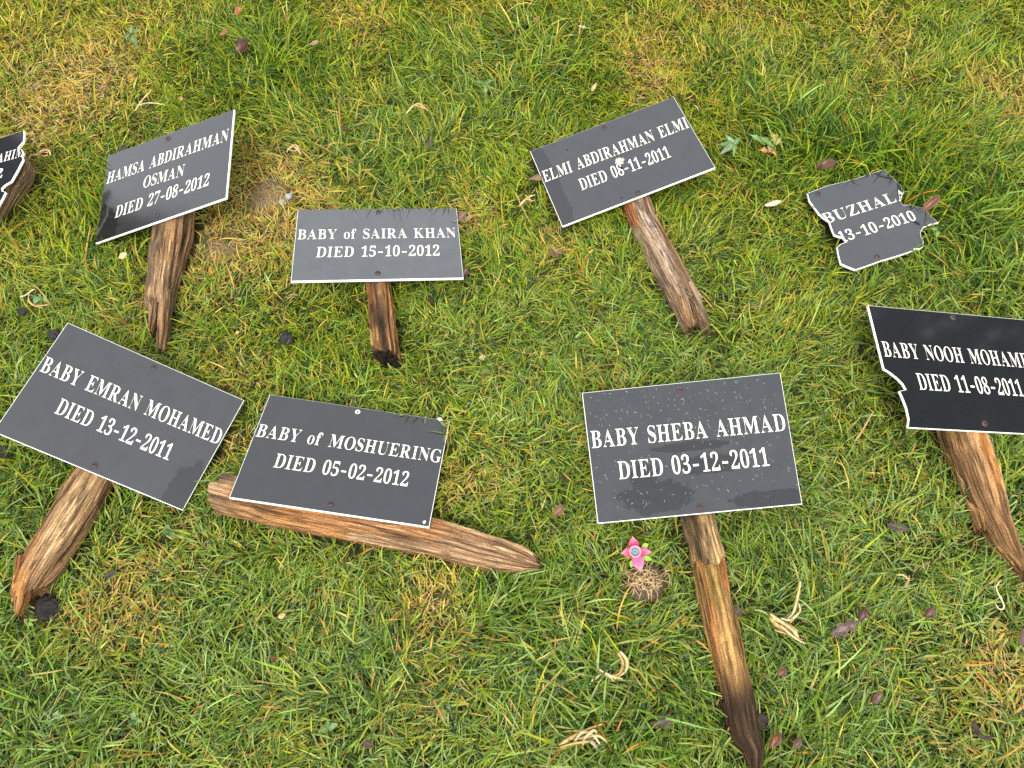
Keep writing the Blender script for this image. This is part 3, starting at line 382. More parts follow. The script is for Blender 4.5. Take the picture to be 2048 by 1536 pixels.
a1 = np.linspace(-1.9, 1.9, 190); ax = np.concatenate([-np.geomspace(200, 2.0, 26), a1, np.geomspace(2.0, 200, 26)])
b1 = np.linspace(-0.7, 2.5, 160); ay = np.concatenate([0.9 - np.geomspace(200, 1.75, 26), b1, 0.9 + np.geomspace(1.75, 200, 26)])
GX, GY = np.meshgrid(ax, ay)
GZ = ground_h(GX, GY) * (np.hypot(GX, GY - 0.9) < 6)
nx, ny = len(ax), len(ay)
ii = np.arange(nx * ny).reshape(ny, nx)
quads = np.stack([ii[:-1, :-1], ii[:-1, 1:], ii[1:, 1:], ii[1:, :-1]], -1).reshape(-1, 4)
gx, gy = GX.ravel(), GY.ravel()
near = (np.abs(gx) < 3) & (np.abs(gy) < 4)
barev = np.zeros(len(gx)); barev[near] = np.clip(blobs(BARE, gx[near], gy[near]), 0, 1)
farv = np.clip((np.hypot(gx, (gy - 0.9) * 1.1) - 1.9) / 0.6, 0, 1)
gm = raw_mesh('ground', np.stack([gx, gy, GZ.ravel()], -1), quads, M_SOIL, np.stack([barev, farv, 0 * farv], -1))
tag(link('ground', gm), kind='structure')

# ------------------------------------------------------------------ lettering
GL = json.loads(GLYPHS)
def text_layout(s):
    """-> list of (glyph, x, width) and total width, cap height 0.675"""
    x = 0; out = []
    for i, ch in enumerate(s):
        if ch == ' ':
            x += 0.42; continue
        if ch == '-':
            out.append(('-', x + 0.06, 0.32)); x += 0.54; continue
        wd = max(q[0] for c in GL[ch] for q in c)
        out.append((ch, x, wd)); x += wd + 0.10
    return out, x - (0.10 if s[-1] != '-' else 0.12)
def letters_2d(s):
    """-> list of contours-lists in layout space"""
    L, tot = text_layout(s); res = []
    for ch, x, wd in L:
        if ch == '-':
            res.append([[(x, 0.235), (x + wd, 0.235), (x + wd, 0.315), (x, 0.315)]])
        else:
            res.append([[(x + q[0], q[1]) for q in c] for c in GL[ch]])
    return res, tot

def inside_poly(P, x, y):
    P = np.asarray(P); r = np.zeros(np.shape(x), bool); n = len(P); j = n - 1
    for i in range(n):
        xi, yi = P[i]; xj, yj = P[j]
        c = ((yi > y) != (yj > y)) & (x < (xj - xi) * (y - yi) / (yj - yi + 1e-15) + xi)
        r ^= c; j = i
    return r

PLATES = []          # footprints the grass has to respect: (outline 3-D, centre, normal)
POSTS = []
TH = 0.0042
class Plate:
    def __init__(self, outline_px, c, yaw, tx, ty, uaxis_px):
        """outline in photo pixels laid on the plane through c; uaxis_px: two pixels along the text direction"""
        R = rmat('Z', rad(yaw)) @ rmat('X', rad(tx)) @ rmat('Y', rad(ty))
        self.n = R[:, 2]; self.c = np.array(c, float)
        self.P = np.array([onplane(p, self.c, self.n) for p in outline_px])
        a, b = (onplane(p, self.c, self.n) for p in uaxis_px)
        self.u = (b - a) / np.linalg.norm(b - a); self.v = np.cross(self.n, self.u)
        self.o = self.P.mean(0)
        PLATES.append(self)
    def pt(self, px):
        return onplane(px, self.c, self.n)
    def uv(self, p):
        d = np.asarray(p) - self.o
        return np.stack([d @ self.u, d @ self.v], -1)
    def mesh(self, mat, ch=0.0008):
        P = self.P
        A = sum(np.dot(np.cross(P[i] - self.o, P[(i + 1) % len(P)] - self.o), self.n) for i in range(len(P)))
        if A < 0:
            P = P[::-1]
        n = len(P); ins = []
        for i in range(n):
            e1 = P[i] - P[i - 1]; e2 = P[(i + 1) % n] - P[i]
            n1 = np.cross(self.n, e1); n1 /= np.linalg.norm(n1); n2 = np.cross(self.n, e2); n2 /= np.linalg.norm(n2)
            b = n1 + n2; L = np.linalg.norm(b)
            b = b / max(L, 1e-6); ins.append(P[i] + b * ch / max(0.5, L / 2))
        ins = np.array(ins)
        V = np.concatenate([ins, P - self.n * 0.0006, P - self.n * TH])
        F = []
        for t in tessellate_polygon([[Vector((*(self.uv(p) * 100), 0)) for p in ins]]):
            a, b, c = t
            if np.dot(np.cross(ins[b] - ins[a], ins[c] - ins[a]), self.n) < 0:
                a, c = c, a
            F.append([a, b, c])
        nt_ = len(F)
        for t in F[:nt_]:
            F.append([2 * n + t[2], 2 * n + t[1], 2 * n + t[0]])
        for i in range(n):
            j = (i + 1) % n
            F.append([n + i, n + j, j, i]); F.append([2 * n + i, 2 * n + j, n + j, n + i])
        me = raw_mesh('name_plate', V, F, mat, smooth=False, uvs=self.uv(V))
        me.materials.append(M_CORE)
        for k, p in enumerate(me.polygons):
            p.material_index = 0 if k < nt_ else 1
        return me
    def lettering(self, s, bl, br, tl, clip=None, fit=None):
        """s set so that its base line runs from pixel bl to br and its caps reach pixel tl; fit: the prefix that spans bl..br"""
        B = self.uv(self.pt(bl)); E = self.uv(self.pt(br)); T = self.uv(self.pt(tl))
        glyphs, tot = letters_2d(s)
        if fit:
            tot = text_layout(fit)[1]
        ex = (E - B) / tot; ey = (T - B) / 0.675
        # keep the letters upright: only the part of ey across the base line counts
        pn = np.array([-ex[1], ex[0]]); pn /= np.linalg.norm(pn)
        ey = pn * (ey @ pn) + ex / np.linalg.norm(ex) * np.clip(ey @ ex / np.linalg.norm(ex), -0.004, 0.004)
        V = []; F = []
        for cs in glyphs:
            cc = [[B + q[0] * ex + q[1] * ey for q in c] for c in cs]
            base = len(V); flat = [q for c in cc for q in c]
            tris = tessellate_polygon([[Vector((q[0] * 10, q[1] * 10, 0)) for q in c] for c in cs])
            V += [self.o + q[0] * self.u + q[1] * self.v + self.n * 0.00025 for q in flat]
            F += [[base + i for i in t] for t in tris]
        V = np.array(V)
        if clip is not None:
            bm = bmesh.new(); vv = [bm.verts.new(v) for v in V]
            for f in F:
                try:
                    bm.faces.new([vv[i] for i in f])
                except ValueError:
                    pass
            for (p1, p2, keep) in clip:          # cut along the broken edge, near that edge only
                a, b, k = (self.pt(p) for p in (p1, p2, keep))
                nn = np.cross(b - a, self.n); nn /= np.linalg.norm(nn)
                if (k - a) @ nn < 0:
                    nn = -nn
                lo = min((a - self.o) @ (b - a), (b - self.o) @ (b - a)); hi = max((a - self.o) @ (b - a), (b - self.o) @ (b - a))
                geom = bm.verts[:] + bm.edges[:] + bm.faces[:]
                bmesh.ops.bisect_plane(bm, geom=geom, plane_co=Vector(a), plane_no=Vector(nn), dist=1e-6)
                kill = []
                for f in bm.faces:
                    m_ = np.array(f.calc_center_median())
                    if (m_ - a) @ nn < 0 and lo - 1e-4 <= (m_ - self.o) @ (b - a) <= hi + 1e-4:
                        kill.append(f)
                bmesh.ops.delete(bm, geom=kill, context='FACES')
            me = bpy.data.meshes.new('lettering'); bm.to_mesh(me); bm.free(); me.materials.append(M_INK)
            return me
        return raw_mesh('lettering', V, F, M_INK, smooth=False)
    def screw(self, px, r=0.0042):
        """countersunk cross-head screw in its cup"""
        c = self.pt(px); V = []; F = []
        prof = [(1.25, 0.0003), (1.2, 0.0011), (0.98, 0.0014), (0.93, 0.0006), (0.88, 0.0013), (0.5, 0.0020), (0.0, 0.0022)]
        S = 18
        for (rr, h) in prof[:-1]:
            for k in range(S):
                t = 2 * math.pi * k / S
                V.append(c + r * rr * (math.cos(t) * self.u + math.sin(t) * self.v) + self.n * h)
        V.append(c + self.n * prof[-1][1]); n = len(prof) - 1
        for a in range(n - 1):
            for k in range(S):
                F.append([a * S + k, a * S + (k + 1) % S, (a + 1) * S + (k + 1) % S, (a + 1) * S + k])
        for k in range(S):
            F.append([(n - 1) * S + k, (n - 1) * S + (k + 1) % S, n * S])
        return raw_mesh('screw', V, F, M_RUST)
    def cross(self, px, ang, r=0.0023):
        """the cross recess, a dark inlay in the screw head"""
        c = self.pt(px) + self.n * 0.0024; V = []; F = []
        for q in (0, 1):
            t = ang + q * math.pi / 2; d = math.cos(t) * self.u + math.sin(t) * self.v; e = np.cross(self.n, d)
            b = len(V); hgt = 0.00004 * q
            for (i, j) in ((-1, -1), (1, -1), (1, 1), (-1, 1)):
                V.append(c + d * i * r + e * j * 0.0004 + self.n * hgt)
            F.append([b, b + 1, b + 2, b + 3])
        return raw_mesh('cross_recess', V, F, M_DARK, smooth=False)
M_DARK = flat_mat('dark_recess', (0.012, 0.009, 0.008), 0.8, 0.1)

# ------------------------------------------------------------------ rotten wooden posts
def smooth01(t):
    t = np.clip(t, 0, 1); return t * t * (3 - 2 * t)
def wood_billet(L, R, zt, th, endp, pal, seed, plate=None, under=0, mud=None, fresh=None, startp=None, nt_=230, ns=84, grain=1.0, sq=2.8, dark_end=0.0):
    """L, R: outlines (same length) from the plate end to the broken end; zt: height of the top face at each station;
    th: thickness; endp: [(u, t)] broken profile, u -1 left .. 1 right, t in stations 0..1; pal: colours (dark, mid, light, accent)"""
    m = len(L); roll0 = 0.0; rk = 0.0
    zt = np.array(zt, float); th = np.array(th, float) if np.ndim(th) else np.full(m, th)
    for i in range(under):                    # under its plate the post touches the plate's back
        q = plate.pt(((L[i][0] + R[i][0]) / 2, (L[i][1] + R[i][1]) / 2)); zt[i] = q[2] - TH - 0.0065
    PL = np.array([at(*L[i], zt[i] - 0.32 * th[i]) for i in range(m)]); PR = np.array([at(*R[i], zt[i] - 0.32 * th[i]) for i in range(m)])
    C = (PL + PR) / 2; W = np.linalg.norm(PR - PL, axis=1) / 2; D = (PR - PL) / (2 * W[:, None])
    if plate is not None and under:
        roll0 = math.atan(-(plate.n @ D[0]) / plate.n[2])
    s = np.concatenate([[0], np.cumsum(np.linalg.norm(np.diff(C, axis=0), axis=1))]); S = s[-1]; s = s / S
    rk = s[under - 1] if under else 0.0
    # subdivide softly
    tt = np.linspace(0, 1, nt_)
    eu = np.array([e[0] for e in endp]); et = np.array([e[1] for e in endp])
    ang = np.linspace(0, 2 * math.pi, ns, endpoint=False)
    ca, sa = np.cos(ang), np.sin(ang)
    cu = np.sign(ca) * np.abs(ca) ** (2 / sq); cv = np.sign(sa) * np.abs(sa) ** (2 / sq)
    g = np.random.default_rng(seed)
    order = np.argsort(eu)
    tend = np.interp(cu, eu[order], et[order]) + 0.010 * vnoise(ang * 9, 0 * ang, seed + 3) + 0.006 * vnoise(ang * 23, 0 * ang, seed + 4)
    if startp is None:
        tstart = 0.012 * vnoise(ang * 6, 0 * ang + 7, seed + 5)
    else:
        su = np.array([e[0] for e in startp]); st = np.array([e[1] for e in startp]); tstart = np.interp(cu, su, st) + 0.008 * vnoise(ang * 8, 0 * ang + 7, seed + 5)
    T = tstart[None] + (tend - tstart)[None] * tt[:, None]
    Tc = np.clip(T, 0, 1)
    def ip(a):
        return np.interp(Tc, s, a)
    CX = np.stack([ip(C[:, k]) for k in range(3)], -1); DX = np.stack([ip(D[:, k]) for k in range(3)], -1)
    DX /= np.linalg.norm(DX, axis=-1, keepdims=True)
    WX = ip(W); ZT = ip(zt); THX = ip(th)
    rl = roll0 * (1 - smooth01((Tc - rk) / 0.6))
    up = np.zeros_like(DX); up[..., 2] = 1
    ax_ = np.cross(up, DX)                      # along
    dl = DX * np.cos(rl)[..., None] + up * np.sin(rl)[..., None]
    ul = np.cross(dl, ax_); ul *= np.sign(ul[..., 2:3])
    arc = ang[None] * (W.mean() * 1.0) + 0 * T
    lon = T * S
    wob = 0.006 * vnoise(lon * 9, arc * 20, seed)
    a2 = arc + wob
    g1 = vnoise(a2 * 330, lon * 9, seed + 10); g2 = vnoise(a2 * 700, lon * 16, seed + 11); g3 = vnoise(a2 * 140, lon * 5, seed + 12)
    lump = fbm(arc * 28, lon * 14, seed + 13, 3); mid = fbm(arc * 120, lon * 50, seed + 15, 2)
    crack = np.clip(1 - np.abs(vnoise(a2 * 90, lon * 3.0, seed + 14)) * 9, 0, 1) * smooth01(0.5 + lump * 1.5)
    dsp = grain * (0.0013 * g1 + 0.0006 * g2 + 0.0020 * g3 - 0.0042 * crack) + 0.0022 * lump + 0.0012 * mid
    roughend = smooth01((tt[:, None] - 0.86) / 0.14) + 0 * T
    dsp = dsp * (1 + 0.9 * roughend)
    wq = np.maximum(WX - 0.001, 0.002); hq = np.maximum(THX / 2, 0.003)
    P = CX.copy()
    P[..., 2] = ZT - THX / 2
    nrm = dl * (ca / 1)[None, :, None] + ul * (sa / 1)[None, :, None]
    P = P + dl * (cu[None] * wq)[..., None] + ul * (cv[None] * hq)[..., None] + nrm * dsp[..., None]
    # colours
    dark, midc, light, acc = (np.array(c, float) for c in pal)
    k = np.clip(0.5 + 0.55 * g3 + 0.35 * g1 + 0.25 * lump, 0, 1)[..., None]
    colr = midc * (1 - k) + light * k
    dk = np.clip(0.9 * crack + 0.55 * np.clip(-g1 - 0.15, 0, 1) + 0.55 * np.clip(-g2 - 0.1, 0, 1) + 0.7 * np.clip(-fbm(arc * 60, lon * 7, seed + 20) - 0.12, 0, 1) * 2, 0, 1)[..., None]
    colr = colr * (1 - dk) + dark * dk
    ak = smooth01((fbm(arc * 45, lon * 6, seed + 21) - 0.12) * 3.0)[..., None] * 0.8
    colr = colr * (1 - ak) + acc * ak
    if fresh:
        for (t0, t1, u0, u1, fc, amt) in fresh:
            f = smooth01((Tc - t0) / 0.05 + .5) * smooth01((t1 - Tc) / 0.05 + .5) * smooth01((cu[None] - u0) / 0.2 + .5) * smooth01((u1 - cu[None]) / 0.2 + .5)
            f = (np.clip(f * (0.62 + 0.9 * g3 + 0.4 * g1), 0, 1) * amt)[..., None]
            colr = colr * (1 - f) + np.array(fc) * (0.75 + 0.25 * g1[..., None]) * f
    if mud:
        f = smooth01((Tc - mud[0] + 0.10 * lump + 0.06 * g3) / mud[1])[..., None] * mud[2]
        mc = np.array((0.040, 0.027, 0.018)) * (1 + 0.5 * mid[..., None])
        colr = colr * (1 - f) + mc * f
    colr = np.clip(colr * np.array((1.12, .98, .86)), 0.003, 0.9)
    V = P.reshape(-1, 3); Cc = colr.reshape(-1, 3); UVW = np.stack([arc, lon], -1).reshape(-1, 2)
    idx = np.arange(nt_ * ns).reshape(nt_, ns)
    F = np.stack([idx[:-1], np.roll(idx[:-1], -1, 1), np.roll(idx[1:], -1, 1), idx[1:]], -1).reshape(-1, 4)
    # rough end caps
    capsV = []; capsC = []; capsU = []; capsF = []
    base = len(V)
    for e, sgn in ((nt_ - 1, 1), (0, -1)):
        ring = P[e]; cen = ring.mean(0); prev = idx[e]
        d = (P[e] - P[e - 3 * sgn]).mean(0); d /= np.linalg.norm(d) + 1e-9
        ec = colr[e].mean(0) * 0.9 if not dark_end else np.array((0.03, 0.02, 0.014))
        for r_ in (0.8, 0.5, 0.22):
            q = cen + (ring - cen) * r_ + d[None] * (g.normal(0, 0.0028, ns) + 0.002 * (1 - r_))[:, None]
            nid = base + len(capsV) + np.arange(ns)
            capsV += list(q); capsC += list(np.clip(ec * (1 + 0.5 * g.uniform(-1, 1, (ns, 1))), 0.003, .9) + 0 * q); capsU += list(np.stack([arc[e] * r_, lon[e]], -1))
            f = np.stack([prev, np.roll(prev, -1), np.roll(nid, -1), nid], -1)
            capsF.append(f if sgn > 0 else f[:, ::-1]); prev = nid
        cid = base + len(capsV); capsV.append(cen); capsC.append(ec); capsU.append(np.array((0., lon[e].mean())))
        f = np.stack([prev, np.roll(prev, -1), np.full(ns, cid)], -1)
        capsF.append(f if sgn > 0 else f[:, ::-1])
    V = np.concatenate([V, np.array(capsV)]); Cc = np.concatenate([Cc, np.array(capsC)]); UVW = np.concatenate([UVW, np.array(capsU)])
    q4 = np.concatenate([F] + [f for f in capsF if f.shape[1] == 4]); q3 = np.concatenate([f for f in capsF if f.shape[1] == 3])
    # footprint for the grass
    for i in range(m - 1):
        POSTS.append((np.array([PL[i], PR[i], PR[i + 1], PL[i + 1]]), (zt[i] + zt[i + 1]) / 2))
    return V, q4, q3, Cc, UVW
def wood_mesh(name, billets):
    V = []; Q = []; T = []; Cc = []; U = []; n = 0
    for (v, q, t, c, u) in billets:
        V.append(v); Q.append(q + n); T.append(t + n); Cc.append(c); U.append(u); n += len(v)
    return raw_mesh(name, np.concatenate(V), (np.concatenate(Q), np.concatenate(T)), M_WOOD, np.concatenate(Cc), True, np.concatenate(U))
# ------------------------------------------------------------------ the markers
def zf(ox, oy, s):
    return lambda *p: [(ox + x / s, oy + y / s) for x, y in p]
def marker(label, plate, pmat, lines, screws, billets, loc_px, cat='grave marker', group='knocked-down grave markers on the lawn', plate_name='name_plate'):
    t = thing('grave_marker', at(*loc_px, 0.0), label, cat, group)
    me = plate.mesh(pmat)
    po = link(plate_name, me, t)
    for ln in lines:
        link('lettering', plate.lettering(*ln[:4], **(ln[4] if len(ln) > 4 else {})), po)
    for k, sp in enumerate(screws):
        so = link('screw', plate.screw(sp), t)
        link('cross_recess', plate.cross(sp, 0.5 + 1.3 * k), so)
    if billets:
        link('wooden_post', wood_mesh('wooden_post', billets), t)
    return t, po

# --- top left: three lines of lettering
z = zf(0, 200, 2.954)
pl = Plate([(216.6, 311.7), (468, 218.6), (452, 396), (190.6, 487)], (-.638, 1.019, .074), 3.2, 5.4, -20.9, z((628, 497), (1345, 240)))
L = [(320, 312), (299.6, 452), (297.8, 478), (293.8, 505), (295, 538), (294, 566), (289, 601), (295, 618)]
R = [(396, 288), (382.5, 430), (377, 471), (369, 498), (359, 527), (347, 562), (340.5, 590), (339, 612)]
pal = ((.04, .028, .02), (.24, .155, .085), (.46, .33, .19), (.17, .135, .105))
b = wood_billet(L, R, [0, 0, .052, .050, .048, .045, .042, .041], [.055] * 2 + [.056, .054, .052, .05, .045, .043], [(-1, .99), (-.5, 1.0), (-.2, .95), (.1, .97), (.5, 1), (1, .98)],
                pal, 3, pl, 2, fresh=[(.35, .75, .2, 1.0, (.42, .23, .10), .55), (.58, .9, -.9, .1, (.09, .075, .06), .75)])
b2 = wood_billet([(293, 585), (294, 610), (297, 640), (300, 670)], [(319, 580), (319, 610), (312, 640), (305, 670)], [.040, .040, .037, .033], .032, [(-1, .93), (-.5, 1), (.3, .99), (1, .9)], pal, 71, nt_=90, ns=44)
b3 = wood_billet([(316, 580), (317, 600), (314, 640), (312, 672), (313, 702)], [(341, 580), (340, 600), (338, 632), (335, 665), (327, 702)], [.041, .041, .039, .035, .030], .034, [(-1, .97), (0, 1), (.5, 1), (1, .97)], pal, 73, nt_=110, ns=44, fresh=[(.2, .9, -.2, 1, (.36, .20, .10), .6)])
marker('black plaque with three text lines, right side lifted, on a post with forked rotten end', pl,
       plaque_mat('plaque_mirror_black', dust=0.35, wet=[(-.150, -.075, .055, .055)]),
       [('HAMSA ABDIRAHMAN', *z((628, 497), (1345, 239), (642, 430))), ('OSMAN', *z((843, 522), (1083, 447), (856, 455))), ('DIED 27-08-2012', *z((677, 698), (1230, 505), (692, 628)))],
       [(336.5, 277.3), (315.3, 430)], [b, b2, b3], (320, 470))

# --- centre: flat, far edge down in the grass
z = zf(540, 380, 4.043)
pl = Plate([(595.7, 419.6), (913, 415.9), (927, 556), (581.5, 562.5)], (-.24, .891, .036), 5.5, -11.3, 6.0, z((222, 400), (1503, 383)))
L = [(727, 470), (730, 562), (735.4, 603), (741.6, 664), (746.5, 713)]
R = [(787, 470), (780.4, 562), (785, 598), (792, 652), (798.5, 716)]
b = wood_billet(L, R, [0, 0, .043, .051, .056], [.05, .055, .058, .06, .062], [(-1, .97), (-.6, .985), (-.2, 1.0), (.3, .98), (.7, 1.0), (1, .99)],
                ((.022, .015, .011), (.17, .09, .04), (.46, .27, .11), (.05, .03, .02)), 8, pl, 2, fresh=[(.80, .93, -1.0, -.35, (.62, .45, .17), .95), (.3, .62, -1.1, -.75, (.45, .17, .05), .7), (.55, .9, .5, 1.1, (.5, .27, .09), .7)], dark_end=1, sq=4.5)
marker('black plaque lying square to the camera on short dark post with near-black end', pl, plaque_mat('plaque_dusty_sky_sheen', dust=0.9, film=1.9),  # dust tone raised to stand in for bright sky mirrored in this plate
       [('BABY of SAIRA KHAN', *z((222, 400), (1503, 383), (230, 322))), ('DIED 15-10-2012', *z((370, 545), (1370, 530), (382, 462)))],
       [(757, 424.5), (755.6, 546.5)], [b], (757, 560))

# --- right of centre: pale chip in the lettering, split post end
z = zf(1020, 170, 3.011)
pl = Plate([(1059.9, 302.2), (1347.1, 193.2), (1430.8, 335), (1124.6, 453)], (.214, 1.059, .045), 16.0, -.8, -10.8, z((210, 587), (1080, 255)))
L = [(1188, 272), (1249.2, 409), (1265.8, 452), (1285.7, 489), (1309, 538.6), (1328.9, 575), (1343, 604)]
R = [(1236, 252), (1297.3, 393), (1312.3, 432.4), (1338.8, 482), (1365.4, 532), (1392, 581.8), (1404, 606)]
pal = ((.045, .036, .028), (.22, .16, .105), (.46, .365, .26), (.30, .17, .08))
b = wood_billet(L, R, [0, 0, .042, .042, .042, .041, .040], .05, [(-1, 1), (-.2, .98), (.1, .93), (.3, .96), (1, 1.0)],
                pal, 15, pl, 2, fresh=[(.34, .58, -1.0, -.45, (.52, .18, .045), .8), (.55, 1.0, -.25, .5, (.36, .32, .27), .7)], sq=3.6)
b2 = wood_billet([(1330, 580), (1343, 604), (1356, 632), (1373, 664)], [(1366, 572), (1376, 600), (1384, 632), (1388, 660)], [.040, .039, .038, .036], .04, [(-1, .93), (-.3, 1.0), (.3, .97), (.7, .92), (1, .9)], pal, 75, nt_=100, ns=50, fresh=[(.6, 1.1, -1, 1, (.46, .27, .12), .6)])
b3 = wood_billet([(1368, 572), (1380, 600), (1396, 632), (1412, 664)], [(1388, 572), (1402, 600), (1413, 628), (1424, 662)], [.041, .040, .038, .036], .04, [(-1, .9), (-.3, .96), (.3, 1.0), (1, .98)], pal, 77, nt_=100, ns=50, fresh=[(.75, 1.1, -1, 1, (.40, .24, .12), .6)])
b4 = wood_billet([(1372, 590), (1382, 620), (1391, 653)], [(1384, 588), (1393, 618), (1402, 650)], [.030, .028, .026], .025, [(-1, .95), (0, 1), (1, .96)], pal, 79, nt_=60, ns=32, fresh=[(.3, 1.1, -1, 1, (.5, .28, .11), .8)])
t, po = marker('black plaque with a pale chip between its text lines, on a split grey post', pl, plaque_mat('plaque_wet_left_edge', dust=0.6, film=1.15, spec=0.8, wet=[(-.145, .0, .025, .16)]),
       [('ELMI ABDIRAHMAN ELMI', *z((210, 587), (1080, 255), (190, 522))), ('DIED 08-11-2011', *z((432, 635), (972, 433), (408, 570)))],
       [(1208.7, 255.4), (1275.7, 385.3)], [b, b2, b3, b4], (1270, 400))
def splat(pl, px, r, n, seed, h=0.0008):
    g = np.random.default_rng(seed); c = pl.pt(px); V = [c + pl.n * h]; F = []
    for k in range(n):
        a = 2 * math.pi * k / n; rr = r * g.uniform(0.55, 1.1)
        V.append(c + rr * (math.cos(a) * pl.u + math.sin(a) * pl.v) + pl.n * 0.0003)
    for k in range(n):
        F.append([0, 1 + k, 1 + (k + 1) % n])
    return raw_mesh('chip', V, F, None)
me = splat(pl, (1239.5, 322), .0095, 26, 4); me.materials.append(flat_mat('chipped_core', (.52, .42, .32), .9, .2, 500, .35)); link('chipped_spot', me, po)
me = splat(pl, (1242, 336), .004, 12, 5, .0004); me.materials.append(M_DARK); link('grime_spot', me, po)
for q, r_ in (((1134.6, 300), .002), ((1243.2, 395.5), .0018), ((1340, 317), .0017)):
    me = splat(pl, q, r_, 9, int(q[0]), .0004); me.materials.append(M_DARK); link('grime_spot', me, po)

# --- far right, broken fragment without a post
z = zf(1580, 320, 6.0235)
out = z((205, 400), (300, 365), (470, 300), (640, 262), (800, 220), (940, 170), (1090, 125), (1150, 115), (1230, 200), (1290, 260), (1330, 300), (1375, 385), (1355, 430), (1330, 500), (1370, 545), (1440, 535), (1620, 580), (1720, 690),
        (1795, 755), (1700, 775), (1610, 810), (1575, 870), (1580, 920), (1610, 975), (1605, 1045), (1570, 1070), (1500, 1070), (1490, 1095), (1350, 1140), (1190, 1190), (1100, 1215), (950, 1270), (790, 1325), (700, 1290), (610, 1250),
        (585, 1160), (565, 1050), (610, 1010), (680, 985), (640, 935), (560, 915), (530, 900), (500, 830), (470, 740), (410, 700), (350, 650), (290, 570), (230, 490))
pl = Plate(out, at(1745, 440, .021), 0, 0, 2, z((430, 775), (1470, 450)))
t = thing('plaque_fragment', at(1745, 440, 0), 'broken black plaque fragment with ragged edges and no post, lying in long grass', 'broken plaque')
po = link('name_plate', pl.mesh(plaque_mat('plaque_fragment_black', dust=0.6), 0.0011), t)
link('lettering', pl.lettering('BUZHALA', *z((432, 772), (1440, 455), (372, 655)), clip=[(*z((1385, 300), (1320, 530)), z((1000, 500))[0]), (*z((250, 520), (480, 750)), z((800, 700))[0])]), po)
link('lettering', pl.lettering('13-10-2010', *z((622, 995), (1530, 722), (560, 880)), clip=[(*z((540, 850), (690, 990)), z((900, 800))[0])]), po)
for k, sp in enumerate([(1636, 387.5), (1754.3, 513.5)]):
    so = link('screw', pl.screw(sp), t); link('cross_recess', pl.cross(sp, .3 + k), so)

# --- bottom left
z = zf(0, 620, 2.477)
pl = Plate([(135.2, 645), (488.5, 800.5), (365.4, 1020.9), (-13.9, 863.3)], (-.613, .533, .066), -21.4, 3.2, 17.8, z((195, 302), (1080, 670)))
L = [(272, 735), (151.4, 941), (125, 979), (101, 1020), (72.7, 1068), (48.4, 1112), (34, 1145), (26, 1185), (24, 1217)]
R = [(336, 762), (218, 963), (194, 1011), (170, 1052), (149, 1085), (122, 1125), (98, 1158), (74, 1192), (50, 1229)]
b = wood_billet(L, R, [0, 0, .045, .045, .044, .042, .040, .036, .03], [.06, .055, .055, .055, .053, .05, .045, .038, .03], [(-1, .935), (-.75, .965), (-.5, .94), (-.3, .96), (0, .95), (.2, .965), (.4, .93), (.7, .92), (1, .88)],
                ((.05, .03, .02), (.26, .155, .08), (.52, .37, .20), (.33, .17, .07)), 21, pl, 2, fresh=[(.86, 1.1, -1, .3, (.66, .36, .12), .9), (.7, .95, -1.1, -.4, (.48, .24, .09), .6)], grain=1.25)
pal2 = ((.10, .05, .025), (.45, .24, .09), (.72, .47, .20), (.50, .22, .06))
b2 = wood_billet([(34, 1160), (30, 1185), (29, 1205), (31, 1226)], [(60, 1165), (56, 1188), (50, 1208), (40, 1229)], [.038, .036, .034, .030], .020, [(-1, .95), (-.2, 1), (.4, .98), (1, .95)], pal2, 81, nt_=80, ns=36)
b3 = wood_billet([(27, 1160), (25, 1180), (24, 1204)], [(42, 1160), (38, 1182), (33, 1206)], [.035, .034, .030], .018, [(-1, .98), (0, 1), (1, .9)], pal2, 83, nt_=60, ns=32)
b4 = wood_billet([(30, 1110), (27, 1140), (26, 1172)], [(48, 1112), (42, 1142), (33, 1170)], [.044, .042, .038], .016, [(-1, 1), (0, .98), (1, .9)], ((.05, .03, .02), (.22, .11, .05), (.40, .22, .10), (.4, .17, .05)), 85, nt_=60, ns=32)
marker('black plaque tilted clockwise at the left edge, its ridged post ending in an orange splinter', pl, plaque_mat('plaque_wet_corner', dust=0.6, film=1.2, spec=0.7, wet=[(.14, -.075, .03, .05)]),
       [('BABY EMRAN MOHAMED', *z((195, 302), (1080, 668), (232, 230))), ('DIED 13-12-2011', *z((268, 510), (832, 745), (306, 437)))],
       [(307.6, 734.5), (188.5, 930)], [b, b2, b3, b4], (200, 960))

# --- bottom centre: on a log lying across
z = zf(400, 760, 2.8845)
pl = Plate([(539.4, 788.8), (899.2, 841.5), (858.3, 1054.4), (458.2, 995)], (-.264, .465, .036), -7.2, -11.6, 5.2, z((318, 325), (1385, 478)))
U_ = [(431, 944), (560, 972), (700, 1003), (864.6, 1040), (920, 1054.7), (961.6, 1068.5), (1010, 1082), (1058.7, 1103), (1085, 1125)]
D_ = [(422, 1016), (538.7, 1047), (690, 1076), (850.7, 1108), (900, 1119), (954.7, 1132), (1000, 1140), (1045, 1145), (1080, 1143)]
b = wood_billet(U_, D_, [0, 0, 0, 0, .040, .038, .035, .030, .024], [.06, .058, .055, .052, .05, .046, .042, .034, .024], [(-1, .955), (-.5, .985), (0, 1.0), (.5, 1.0), (1, .985)],
                ((.07, .045, .028), (.29, .18, .10), (.54, .38, .23), (.40, .21, .09)), 33, pl, 4, fresh=[(.06, .42, -.1, 1.1, (.52, .26, .09), .75), (.72, .86, -1, .2, (.58, .42, .22), .6), (-.1, .07, -1.1, -.3, (.12, .10, .08), .8)], startp=[(-1, .035), (-.2, .03), (.1, .0), (1, .0)], sq=3.2)
